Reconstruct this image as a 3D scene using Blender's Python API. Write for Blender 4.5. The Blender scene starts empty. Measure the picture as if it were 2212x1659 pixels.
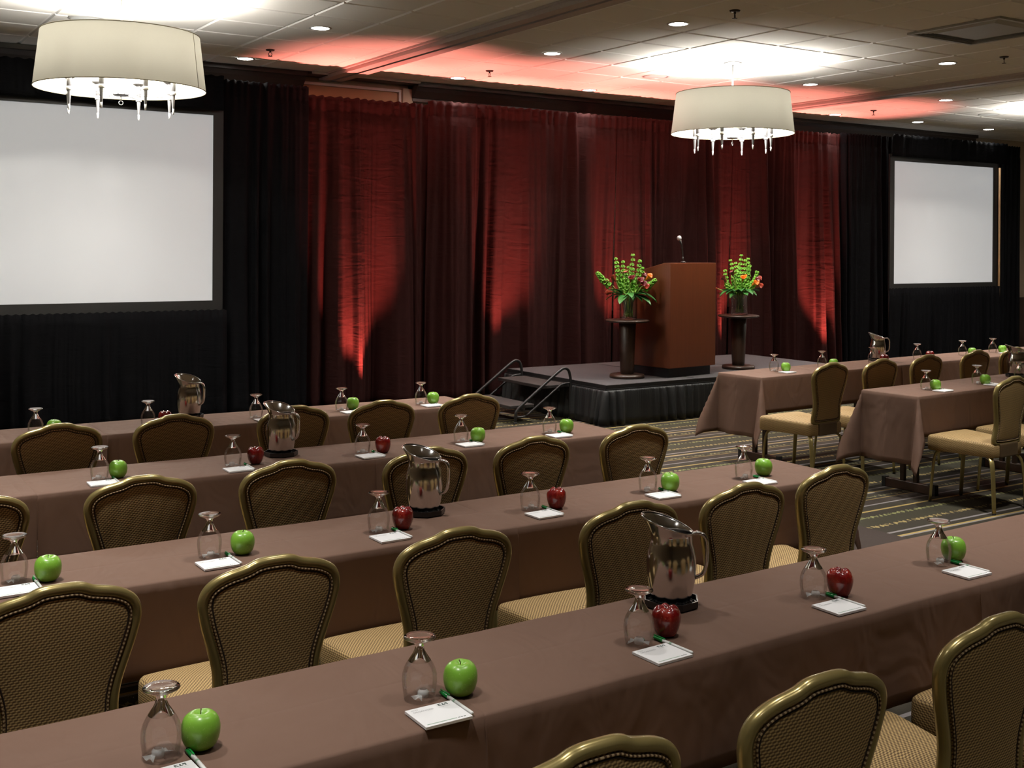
import bpy, bmesh, math, random
from mathutils import Vector, Matrix, noise
R = random.Random(7)
PI = math.pi
C = bpy.context.scene.collection
S = bpy.context.scene

# ------------------------------------------------------------------ mesh helpers
class MB:
    """collects shapes in one bmesh; build() links them as ONE mesh object"""
    def __init__(s):
        s.bm = bmesh.new(); s.uv = s.bm.loops.layers.uv.new('UVMap')
    def face(s, vs, mi=0):
        try:
            f = s.bm.faces.new(vs); f.material_index = mi; f.smooth = True; return f
        except ValueError:
            return None
    def box(s, x0, x1, y0, y1, z0, z1, mi=0, M=None):
        p = [(x0,y0,z0),(x1,y0,z0),(x1,y1,z0),(x0,y1,z0),(x0,y0,z1),(x1,y0,z1),(x1,y1,z1),(x0,y1,z1)]
        v = [s.bm.verts.new((M @ Vector(q)) if M else q) for q in p]
        for q in ((0,3,2,1),(4,5,6,7),(0,1,5,4),(1,2,6,5),(2,3,7,6),(3,0,4,7)):
            f = s.face([v[i] for i in q], mi)
            if f: f.smooth = False
        return v
    def lathe(s, prof, n=32, mi=0, c=(0,0,0), cap0=False, cap1=False, fn=None):
        """prof: list of (r,z). fn(r,z,a)->(x,y,z) for non round shapes"""
        rings = []
        for r, z in prof:
            if r < 1e-6:
                rings.append([s.bm.verts.new((c[0], c[1], c[2]+z))]); continue
            ring = []
            for i in range(n):
                a = 2*PI*i/n
                q = fn(r, z, a) if fn else (r*math.cos(a), r*math.sin(a), z)
                ring.append(s.bm.verts.new((c[0]+q[0], c[1]+q[1], c[2]+q[2])))
            rings.append(ring)
        for A, B in zip(rings, rings[1:]):
            if len(A) == 1 and len(B) == 1: continue
            for i in range(n):
                j = (i+1) % n
                if len(A) == 1: s.face([A[0], B[j], B[i]], mi)
                elif len(B) == 1: s.face([A[i], A[j], B[0]], mi)
                else: s.face([A[i], A[j], B[j], B[i]], mi)
        if cap0 and len(rings[0]) > 1: s.face(list(reversed(rings[0])), mi)
        if cap1 and len(rings[-1]) > 1: s.face(rings[-1], mi)
        return rings
    def tube(s, pts, sec, closed=False, mi=0, up=None, caps=True, scale=None):
        """sweep a section (list of (a,b)) along pts; a runs along the side vector, b along UP-ish; u = length"""
        pts = [Vector(p) for p in pts]; n = len(pts); rings = []; L = [0.0]
        for i in range(1, n): L.append(L[-1]+(pts[i]-pts[i-1]).length)
        prev = None
        for i, p in enumerate(pts):
            t = (pts[(i+1) % n]-pts[i-1]) if closed else (pts[min(i+1, n-1)]-pts[max(i-1, 0)])
            t.normalize()
            if up is not None: u = Vector(up)
            else: u = prev if prev is not None else (Vector((0,0,1)) if abs(t.z) < .9 else Vector((1,0,0)))
            u = (u - t*u.dot(t)).normalized(); w = t.cross(u); prev = u
            k = scale[i] if scale else 1.0
            rings.append([s.bm.verts.new(p + w*(a*k) + u*(b*k)) for a, b in sec])
        m = len(sec)
        for i in range(n if closed else n-1):
            A, B = rings[i], rings[(i+1) % n]
            l0, l1 = L[i], (L[i+1] if i+1 < n else L[-1]+(pts[0]-pts[-1]).length)
            for j in range(m):
                k = (j+1) % m
                f = s.face([A[j], A[k], B[k], B[j]], mi)
                if f:
                    for lp, uvv in zip(f.loops, ((l0, j/m), (l0, (j+1)/m), (l1, (j+1)/m), (l1, j/m))): lp[s.uv].uv = uvv
        if caps and not closed:
            s.face(list(reversed(rings[0])), mi); s.face(rings[-1], mi)
        return rings
    def grid(s, fn, us, vs, mi=0, uvfn=None):
        G = [[s.bm.verts.new(fn(u, v)) for v in vs] for u in us]
        for i in range(len(us)-1):
            for j in range(len(vs)-1):
                f = s.face([G[i][j], G[i+1][j], G[i+1][j+1], G[i][j+1]], mi)
                if f and uvfn:
                    for lp, (a, b) in zip(f.loops, ((i,j),(i+1,j),(i+1,j+1),(i,j+1))): lp[s.uv].uv = uvfn(us[a], vs[b])
        return G
    def ball(s, c, r, mi=0, seg=10, rings=6, M=None):
        pr = [(0,-r[2])]+[(math.sin(PI*i/rings), -r[2]*math.cos(PI*i/rings)) for i in range(1, rings)]+[(0, r[2])]
        n0 = len(s.bm.verts)
        rg = s.lathe(pr, seg, mi, (0,0,0), fn=lambda q, z, a: (q*r[0]*math.cos(a), q*r[1]*math.sin(a), z))
        for ring in rg:
            for v in ring: v.co = ((M @ v.co) if M else v.co)+Vector(c)
    def boxuv(s):
        s.bm.normal_update()
        for f in s.bm.faces:
            n = f.normal
            ax = max(range(3), key=lambda i: abs(n[i]))
            for lp in f.loops:
                p = lp.vert.co
                lp[s.uv].uv = ((p.y, p.z), (p.x, p.z), (p.x, p.y))[ax]
    def build(s, name, mat, parent=None, flip=False, recalc=True, mods=()):
        if recalc: bmesh.ops.recalc_face_normals(s.bm, faces=s.bm.faces)
        me = bpy.data.meshes.new(name); s.bm.to_mesh(me); s.bm.free()
        for m in (mat if isinstance(mat, (list, tuple)) else [mat]): me.materials.append(m)
        o = bpy.data.objects.new(name, me); C.objects.link(o)
        if parent: o.parent = parent
        for t, kw in mods:
            md = o.modifiers.new(t, t)
            for k, v in kw.items(): setattr(md, k, v)
        return o

def circ(r, n=8, b=None): return [(r*math.cos(2*PI*i/n), (b or r)*math.sin(2*PI*i/n)) for i in range(n)]
def rsec(w, h, c):   # rounded rectangle section
    o = []
    for sx, sy, a0 in ((1,1,0),(-1,1,90),(-1,-1,180),(1,-1,270)):
        for k in (0, 45, 90):
            a = math.radians(a0+k); o.append((sx*(w/2-c)+c*math.cos(a), sy*(h/2-c)+c*math.sin(a)))
    return o
def smooth(pts, n=6, closed=False):   # Catmull-Rom
    P = [Vector(p) for p in pts]; o = []; m = len(P)
    for i in range(m if closed else m-1):
        p0 = P[(i-1) % m] if closed or i > 0 else P[0]*2-P[1]
        p1 = P[i]; p2 = P[(i+1) % m]
        p3 = P[(i+2) % m] if closed or i+2 < m else p2*2-p1
        for k in range(n):
            t = k/n
            o.append(.5*((2*p1)+(p2-p0)*t+(2*p0-5*p1+4*p2-p3)*t*t+(3*p1-p0-3*p2+p3)*t**3))
    if not closed: o.append(P[-1])
    return o
def thing(name, label, cat, loc=(0,0,0), rz=0, group=None):
    o = bpy.data.objects.new(name, None); C.objects.link(o); o.empty_display_size = .05
    o.location = loc; o.rotation_euler = (0,0,rz)
    return tag(o, label, cat, group)
def tag(o, label, cat, group=None):
    o['label'] = label; o['category'] = cat
    if group: o['group'] = group
    return o
def struct(o): o['kind'] = 'structure'; return o
def dup(root, loc, rz, label, group=None):
    def cp(o, par):
        c = o.copy(); C.objects.link(c)
        if par: c.parent = par
        for ch in [q for q in KIDS.get(o.name, [])]: cp(ch, c)
        return c
    c = cp(root, None); c.location = loc; c.rotation_euler = (0,0,rz); c['label'] = label
    if group: c['group'] = group
    return c
KIDS = {}
def index(root):   # remember children for copying
    for o in list(C.objects):
        if o.parent: KIDS.setdefault(o.parent.name, [])
    for o in list(C.objects):
        if o.parent and o not in KIDS[o.parent.name]: KIDS[o.parent.name].append(o)

# ------------------------------------------------------------------ materials
class NT:
    def __init__(s, name):
        s.m = bpy.data.materials.new(name); s.m.use_nodes = True; s.t = s.m.node_tree; s.t.nodes.clear()
        s.out = s.n('ShaderNodeOutputMaterial')
    def n(s, typ, **kw):
        x = s.t.nodes.new(typ)
        for k, v in kw.items(): setattr(x, k, v)
        return x
    def l(s, a, b): s.t.links.new(a, b)
    def set(s, sock, v):
        if isinstance(v, bpy.types.NodeSocket): s.l(v, sock)
        elif v is not None: sock.default_value = v if not isinstance(v, tuple) or len(v) != 3 or sock.type != 'RGBA' else (*v, 1)
    def math(s, op, a, b=None, c=None):
        x = s.n('ShaderNodeMath', operation=op)
        s.set(x.inputs[0], a)
        if b is not None: s.set(x.inputs[1], b)
        if c is not None: s.set(x.inputs[2], c)
        return x.outputs[0]
    def mix(s, f, a, b, bt='MIX'):
        x = s.n('ShaderNodeMix', data_type='RGBA', blend_type=bt)
        s.set(x.inputs[0], f); s.set(x.inputs[6], a); s.set(x.inputs[7], b)
        return x.outputs[2]
    def noise(s, scale, detail=3, vec=None, rough=.5, sc=None):
        x = s.n('ShaderNodeTexNoise'); x.inputs['Scale'].default_value = scale; x.inputs['Detail'].default_value = detail
        x.inputs['Roughness'].default_value = rough
        if vec is not None: s.l(vec, x.inputs['Vector'])
        return x.outputs['Fac']
    def coord(s, which='Object', scale=None):
        c = s.n('ShaderNodeTexCoord').outputs[which]
        if scale:
            m = s.n('ShaderNodeMapping'); m.inputs['Scale'].default_value = scale; s.l(c, m.inputs['Vector']); c = m.outputs[0]
        return c
    def ramp(s, f, stops):
        x = s.n('ShaderNodeValToRGB'); e = x.color_ramp.elements
        while len(e) < len(stops): e.new(.5)
        for q, (p, c) in zip(e, stops): q.position = p; q.color = (*c, 1)
        s.l(f, x.inputs[0]); return x.outputs[0]
    def bump(s, h, strength=.3, dist=.002):
        x = s.n('ShaderNodeBump'); x.inputs['Strength'].default_value = strength; x.inputs['Distance'].default_value = dist
        s.l(h, x.inputs['Height']); return x.outputs[0]
    def pbr(s, col, rough=.5, metal=0, bump=None, **kw):
        b = s.n('ShaderNodeBsdfPrincipled')
        s.set(b.inputs['Base Color'], col); s.set(b.inputs['Roughness'], rough); s.set(b.inputs['Metallic'], metal)
        for k, v in kw.items(): s.set(b.inputs[k], v)
        if bump is not None: s.l(bump, b.inputs['Normal'])
        s.l(b.outputs[0], s.out.inputs[0]); return b
def plain(name, col, rough=.5, metal=0, var=.12, scale=30, **kw):
    t = NT(name); f = t.noise(scale, 3, t.coord())
    c = t.mix(f, tuple(x*(1-var) for x in col), tuple(min(1, x*(1+var)) for x in col))
    t.pbr(c, rough, metal, **kw); return t.m
def emit(name, col, st):
    t = NT(name); e = t.n('ShaderNodeEmission'); e.inputs[0].default_value = (*col, 1); e.inputs[1].default_value = st
    t.l(e.outputs[0], t.out.inputs[0]); return t.m
M = {}
def make_materials():
    # woven chair fabric: gold dashes in offset rows on brown
    t = NT('woven_fabric'); uv = t.n('ShaderNodeUVMap').outputs[0]
    nz = t.n('ShaderNodeTexNoise'); nz.inputs['Scale'].default_value = 60; t.l(uv, nz.inputs['Vector'])
    vm = t.n('ShaderNodeVectorMath', operation='MULTIPLY_ADD'); t.l(nz.outputs['Color'], vm.inputs[0]); vm.inputs[1].default_value = (.0016,.0016,0); t.l(uv, vm.inputs[2])
    sp = t.n('ShaderNodeSeparateXYZ'); t.l(vm.outputs[0], sp.inputs[0])
    row = t.math('DIVIDE', sp.outputs[1], .0070); odd = t.math('MULTIPLY', t.math('MODULO', t.math('FLOOR', row), 2.0), .5)
    cu = t.math('FRACT', t.math('ADD', t.math('DIVIDE', sp.outputs[0], .0125), odd))
    wav = t.math('MULTIPLY', t.math('SINE', t.math('MULTIPLY', cu, 2*PI)), .13)
    vv = t.math('ABSOLUTE', t.math('SUBTRACT', t.math('ADD', t.math('FRACT', row), wav), .5))
    uu = t.math('ABSOLUTE', t.math('SUBTRACT', cu, .5))
    d = t.math('MULTIPLY', t.math('SUBTRACT', 1.0, t.math('MULTIPLY', vv, 2.1)), t.math('SUBTRACT', 1.0, t.math('POWER', t.math('MULTIPLY', uu, 2.0), 3.0)))
    h = t.math('MINIMUM', t.math('MAXIMUM', t.math('MULTIPLY', d, 1.5), 0.0), 1.0)
    t.pbr(t.mix(h, (.12,.066,.025), (.58,.40,.17)), .75, 0, t.bump(h, .3, .001)); M['fabric'] = t.m
    # stitched welt
    t = NT('stitched_welt'); uv = t.n('ShaderNodeUVMap').outputs[0]
    sp = t.n('ShaderNodeSeparateXYZ'); t.l(uv, sp.inputs[0])
    f = t.math('GREATER_THAN', t.math('SINE', t.math('MULTIPLY', sp.outputs[0], 2*PI/.011)), 0.0)
    t.pbr(t.mix(f, (.10,.05,.02), (.55,.40,.22)), .7); M['welt'] = t.m
    M['crease'] = plain('dark_seam', (.03,.016,.008), .9)
    t = NT('antique_gold'); f = t.noise(9, 4, t.coord())
    t.pbr(t.mix(f, (.30,.235,.085), (.37,.295,.115)), t.math('MULTIPLY_ADD', f, .12, .24), .55, **{'Coat Weight': .35, 'Coat Roughness': .12}); M['gold'] = t.m
    M['rubber'] = plain('black_rubber', (.012,.012,.012), .6)
    M['support'] = plain('brown_vinyl', (.11,.07,.035), .5)
    # brown cloth
    t = NT('brown_tablecloth'); o = t.coord('Object')
    w = t.noise(900, 2, o); big = t.noise(2.2, 4, o)
    c = t.mix(big, (.165,.097,.070), (.188,.112,.081))
    c = t.mix(t.math('MULTIPLY', w, .35), c, (.115,.066,.047))
    mp = t.n('ShaderNodeMapping'); mp.inputs['Scale'].default_value = (2.2, 1.2, 1); t.l(o, mp.inputs['Vector'])
    wr = t.n('ShaderNodeTexNoise'); wr.inputs['Scale'].default_value = 2.4; wr.inputs['Detail'].default_value = 2; wr.inputs['Distortion'].default_value = 1.4; t.l(mp.outputs[0], wr.inputs['Vector'])
    sp = t.n('ShaderNodeSeparateXYZ'); t.l(o, sp.inputs[0])
    def foldline(sock, period, ph):
        q = t.math('ABSOLUTE', t.math('SUBTRACT', t.math('FRACT', t.math('ADD', t.math('DIVIDE', sock, period), ph)), .5))
        return t.math('SMOOTH_MIN', t.math('MULTIPLY', q, 30.0), 1.0, .4)
    hh = t.math('ADD', t.math('MULTIPLY', wr.outputs['Fac'], 9.0), t.math('ADD', foldline(sp.outputs[0], .62, .33), t.math('MULTIPLY', foldline(sp.outputs[1], .33, .42), .8)))
    t.pbr(c, .78, 0, t.bump(hh, .35, .004), **{'Specular IOR Level': .22}); M['cloth'] = t.m
    M['dark_wood'] = wood('espresso_wood', (.020,.0085,.004), (.040,.017,.0075), .45, 3)
    M['lectern_wood'] = wood('mahogany_veneer', (.105,.024,.0065), (.150,.038,.011), .42, 2)
    M['plinth'] = plain('black_plinth', (.006,.006,.008), .45)
    M['table_wood'] = wood('walnut_laminate', (.055,.025,.013), (.085,.04,.022), .45, 2)
    M['black_metal'] = plain('black_painted_steel', (.018,.018,.018), .42, .2)
    M['tread'] = plain('worn_black_tread', (.03,.026,.024), .65, 0, .5, 14)
    # stage carpet
    t = NT('charcoal_stage_carpet'); f = t.noise(260, 3, t.coord()); g = t.noise(3, 3, t.coord())
    t.pbr(t.mix(f, (.032,.029,.031), t.mix(g, (.075,.068,.072), (.10,.092,.096))), .95, 0, t.bump(f, .4, .003)); M['stage'] = t.m
    t = NT('black_pleated_skirting'); f = t.noise(40, 3, t.coord())
    t.pbr(t.mix(f, (.005,.0055,.006), (.010,.0105,.011)), .6); M['skirt'] = t.m
    # velvets
    for nm, a, b, sh in (('burgundy_velvet', (.021,.0072,.0068), (.031,.0100,.0095), .05), ('black_velvet', (.0026,.0028,.0036), (.0048,.0048,.006), .03)):
        t = NT(nm); o = t.coord(); f = t.noise(3, 5, o, .6); g = t.noise(500, 2, o)
        c = t.mix(f, a, b); c = t.mix(t.math('MULTIPLY', g, .4), c, tuple(x*.6 for x in a))
        mp = t.n('ShaderNodeMapping'); mp.inputs['Scale'].default_value = (1.5, 1, 6); t.l(o, mp.inputs['Vector'])
        cr = t.n('ShaderNodeTexNoise'); cr.inputs['Scale'].default_value = 2.5; cr.inputs['Detail'].default_value = 5; cr.inputs['Distortion'].default_value = 1.; t.l(mp.outputs[0], cr.inputs['Vector'])
        t.pbr(c, .85, 0, t.bump(cr.outputs['Fac'], .25, .03), **{'Sheen Weight': sh, 'Sheen Roughness': .4, 'Sheen Tint': (a[0]*3, a[1]*3, a[2]*3, 1), 'Specular IOR Level': .06})
        M[nm] = t.m
    M['screen'] = plain('self_lit_projection_fabric', (.48,.48,.48), .75, 0, .015, 3, **{'Emission Color': (.96,.98,1,1), 'Emission Strength': .30})  # emission put in the fabric to stand in for unseen projectors
    M['screen_border'] = plain('black_screen_border', (.012,.012,.012), .55)
    # ceiling
    t = NT('acoustic_tile'); o = t.coord(); f = t.noise(220, 3, o); g = t.noise(1.3, 2, o)
    c = t.mix(g, (.77,.755,.72), (.82,.805,.77)); c = t.mix(t.math('MULTIPLY', f, .3), c, (.70,.68,.64))
    t.pbr(c, .9, 0, t.bump(f, .12, .002)); M['tile'] = t.m
    M['tbar_edge_light'] = plain('white_grid_edge_light', (.88,.87,.85), .5, 0, .03)
    M['track'] = plain('painted_track', (.50,.45,.44), .45, 0, .08)
    M['slot'] = plain('dark_slot', (.012,.011,.011), .8)
    M['wall'] = plain('beige_wall_paint', (.50,.41,.30), .8, 0, .05, 4)
    M['wainscot'] = wood('dark_wainscot', (.03,.015,.01), (.05,.026,.017), .4, 1)
    M['cornice'] = plain('dark_cornice', (.028,.019,.015), .45)
    M['panel_tan'] = plain('tan_panel', (.42,.25,.12), .6, 0, .06, 6)
    M['white_trim'] = plain('white_trim', (.72,.70,.66), .45, 0, .04)
    M['diffuser'] = plain('grey_diffuser_metal', (.40,.40,.38), .45, .1, .06)
    M['lens'] = emit('lamp_glow', (1,.97,.90), 70.0)
    M['ring'] = plain('satin_trim_ring', (.55,.54,.52), .3, .3)
    M['grille'] = plain('white_speaker_grille', (.70,.72,.72), .6, 0, .06, 300)
    M['sprinkler'] = plain('bronze_sprinkler', (.05,.04,.035), .4, .6)
    # lamp shade
    t = NT('cream_lampshade'); o = t.coord(); w = t.noise(500, 2, o)
    c = t.mix(w, (.66,.64,.54), (.73,.71,.60))
    d = t.n('ShaderNodeBsdfDiffuse'); t.l(c, d.inputs[0]); tr = t.n('ShaderNodeBsdfTranslucent'); t.l(c, tr.inputs[0])
    ms = t.n('ShaderNodeMixShader'); ms.inputs[0].default_value = .030; t.l(d.outputs[0], ms.inputs[1]); t.l(tr.outputs[0], ms.inputs[2]); t.l(ms.outputs[0], t.out.inputs[0]); M['shade'] = t.m
    M['shade_seam'] = plain('shade_seam', (.25,.22,.14), .8)
    M['nickel'] = plain('brushed_nickel', (.40,.40,.42), .3, .8)
    M['white_enamel'] = plain('white_enamel', (.8,.8,.79), .35)
    M['bronze'] = plain('dark_bobeche', (.06,.055,.05), .4, .3)
    M['bulb'] = emit('candle_bulb', (1,.94,.82), 30.0)
    # steel
    t = NT('polished_steel'); f = t.noise(14, 3, t.coord('Object', (1, 1, .15)))
    t.pbr(t.mix(f, (.60,.585,.57), (.70,.69,.68)), t.math('MULTIPLY_ADD', f, .10, .10), 1.0); M['steel'] = t.m
    M['tray'] = plain('black_plastic_tray', (.010,.010,.011), .28)
    t = NT('clear_glass'); b = t.pbr((1,1,1), .0, 0, **{'Transmission Weight': 1.0, 'IOR': 1.5}); M['glass'] = t.m
    # thin blown glass: clear with a fresnel gloss
    t = NT('thin_glass'); tr = t.n('ShaderNodeBsdfTransparent'); tr.inputs[0].default_value = (.985,.988,.988,1)
    gl = t.n('ShaderNodeBsdfGlossy'); gl.inputs['Roughness'].default_value = .01
    lw = t.n('ShaderNodeFresnel'); lw.inputs['IOR'].default_value = 1.28
    f = t.math('MULTIPLY_ADD', lw.outputs[0], .55, .03)
    ms = t.n('ShaderNodeMixShader'); t.l(f, ms.inputs[0]); t.l(tr.outputs[0], ms.inputs[1]); t.l(gl.outputs[0], ms.inputs[2]); t.l(ms.outputs[0], t.out.inputs[0]); M['thin'] = t.m
    t = NT('cellophane'); tr = t.n('ShaderNodeBsdfTransparent'); gl = t.n('ShaderNodeBsdfPrincipled'); gl.inputs['Base Color'].default_value = (.85,.88,.88,1); gl.inputs['Roughness'].default_value = .12
    ms = t.n('ShaderNodeMixShader'); ms.inputs[0].default_value = .45; t.l(tr.outputs[0], ms.inputs[1]); t.l(gl.outputs[0], ms.inputs[2]); t.l(ms.outputs[0], t.out.inputs[0]); M['wrap'] = t.m
    # mint: white with green radial stripes
    t = NT('striped_mint'); o = t.coord(); sp = t.n('ShaderNodeSeparateXYZ'); t.l(o, sp.inputs[0])
    a = t.math('ARCTAN2', sp.outputs[1], sp.outputs[0]); f = t.math('GREATER_THAN', t.math('SINE', t.math('MULTIPLY', a, 9.0)), .35)
    t.pbr(t.mix(f, (.82,.86,.82), (.05,.33,.16)), .3); M['mint'] = t.m
    # apples
    t = NT('green_apple_skin'); o = t.coord(); f = t.noise(26, 3, o); g = t.noise(260, 1, o)
    c = t.mix(f, (.17,.42,.030), (.26,.53,.065)); c = t.mix(t.math('MULTIPLY', t.math('GREATER_THAN', g, .70), .5), c, (.50,.66,.25))
    t.pbr(c, .32, 0, **{'Coat Weight': .25, 'Coat Roughness': .2}); M['green_apple'] = t.m
    t = NT('red_apple_skin'); o = t.coord('Object', (38, 38, 7)); f = t.noise(1.0, 4, o); g = t.noise(300, 1, t.coord())
    c = t.ramp(f, [(.30, (.10,.002,.004)), (.55, (.21,.007,.007)), (.74, (.36,.035,.018))])
    c = t.mix(t.math('MULTIPLY', t.math('GREATER_THAN', g, .72), .4), c, (.5,.25,.15))
    t.pbr(c, .2, 0, **{'Coat Weight': .5, 'Coat Roughness': .1}); M['red_apple'] = t.m
    M['apple_stem'] = plain('apple_stem', (.10,.06,.025), .7)
    M['paper'] = plain('white_paper', (.86,.86,.87), .7, 0, .01)
    M['ink'] = plain('grey_print', (.33,.34,.35), .7)
    M['ink_dark'] = plain('dark_print', (.10,.13,.12), .7)
    M['ink_green'] = plain('green_print', (.28,.42,.31), .7)
    M['pen_white'] = plain('white_pen_plastic', (.80,.81,.79), .3, 0, .02)
    M['pen_green'] = plain('green_pen_plastic', (.012,.25,.05), .25)
    # plants
    M['bells'] = plain('lime_bells', (.21,.50,.05), .55, 0, .35, 60, **{'Subsurface Weight': .15, 'Subsurface Radius': (.01,.01,.004)})
    M['leaf'] = plain('green_leaf', (.035,.17,.03), .4, 0, .4, 25)
    M['stem'] = plain('pale_stem', (.40,.55,.12), .45, 0, .2, 50)
    M['calla_dark'] = plain('burgundy_calla', (.16,.014,.02), .35, 0, .4, 40)
    M['calla_red'] = plain('rust_calla', (.36,.05,.025), .35, 0, .4, 40)
    M['calla_orange'] = plain('orange_calla', (.75,.20,.015), .35, 0, .3, 40)
    M['mic_head'] = plain('white_mic_grille', (.62,.62,.64), .5, .2, .2, 600)
    # carpet
    t = NT('striped_carpet'); p = t.n('ShaderNodeNewGeometry').outputs['Position']
    sp = t.n('ShaderNodeSeparateXYZ'); t.l(p, sp.inputs[0]); X, Y = sp.outputs[0], sp.outputs[1]
    PER = .935
    def band(y0, w, wob=0):
        yy = Y if not wob else t.math('MULTIPLY_ADD', t.math('SINE', t.math('MULTIPLY', X, 2*PI/.045)), wob, Y)
        q = t.math('ABSOLUTE', t.math('SUBTRACT', t.math('FRACT', t.math('ADD', t.math('DIVIDE', t.math('SUBTRACT', yy, y0), PER), .5)), .5))
        return t.math('LESS_THAN', q, w/2/PER)
    fine = t.noise(240, 2, p); mid = t.noise(9, 3, p)
    base = t.mix(mid, (.019,.0135,.0062), (.030,.0235,.0105)); base = t.mix(t.math('MULTIPLY', fine, .5), base, (.014,.011,.006))
    base = t.mix(t.math('MULTIPLY', band(4.95, .17), .55), base, (.032,.030,.012))
    base = t.mix(t.math('MULTIPLY', band(5.33, .10), .6), base, (.030,.018,.012))
    mp = t.n('ShaderNodeMapping'); mp.inputs['Scale'].default_value = (1, .25, 1); t.l(p, mp.inputs['Vector'])
    dash = t.math('GREATER_THAN', t.noise(55, 1, mp.outputs[0]), .47)
    c = base
    for y0, w, col in ((4.61,.028,(.36,.26,.085)),(5.15,.024,(.36,.26,.085)),(5.39,.013,(.30,.21,.07)),(4.69,.024,(.22,.20,.20)),(5.27,.020,(.22,.20,.20)),(5.53,.016,(.22,.20,.20))):
        c = t.mix(t.math('MULTIPLY', band(y0, w), .9), c, col)
    for y0, w, col in ((4.84,.034,(.34,.26,.10)),(5.03,.030,(.24,.24,.09)),(5.44,.028,(.22,.20,.09))):
        c = t.mix(t.math('MULTIPLY', t.math('MULTIPLY', band(y0, w, .010), dash), .85), c, col)
    aisle = t.math('MULTIPLY', t.math('GREATER_THAN', X, 4.55), t.math('LESS_THAN', X, 5.88))
    c = t.mix(aisle, c, t.mix(fine, (.022,.013,.009), (.042,.027,.02)))
    t.pbr(c, .95, 0, t.bump(fine, .4, .004)); M['carpet'] = t.m
def wood(name, a, b, rough, sc):
    t = NT(name); o = t.coord('Object', (26*sc, 26*sc, 1.1*sc)); f = t.noise(1.0, 5, o, .6)
    t.pbr(t.mix(f, a, b), rough, 0, **{'Coat Weight': .15, 'Coat Roughness': .25}); return t.m
make_materials()

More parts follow.
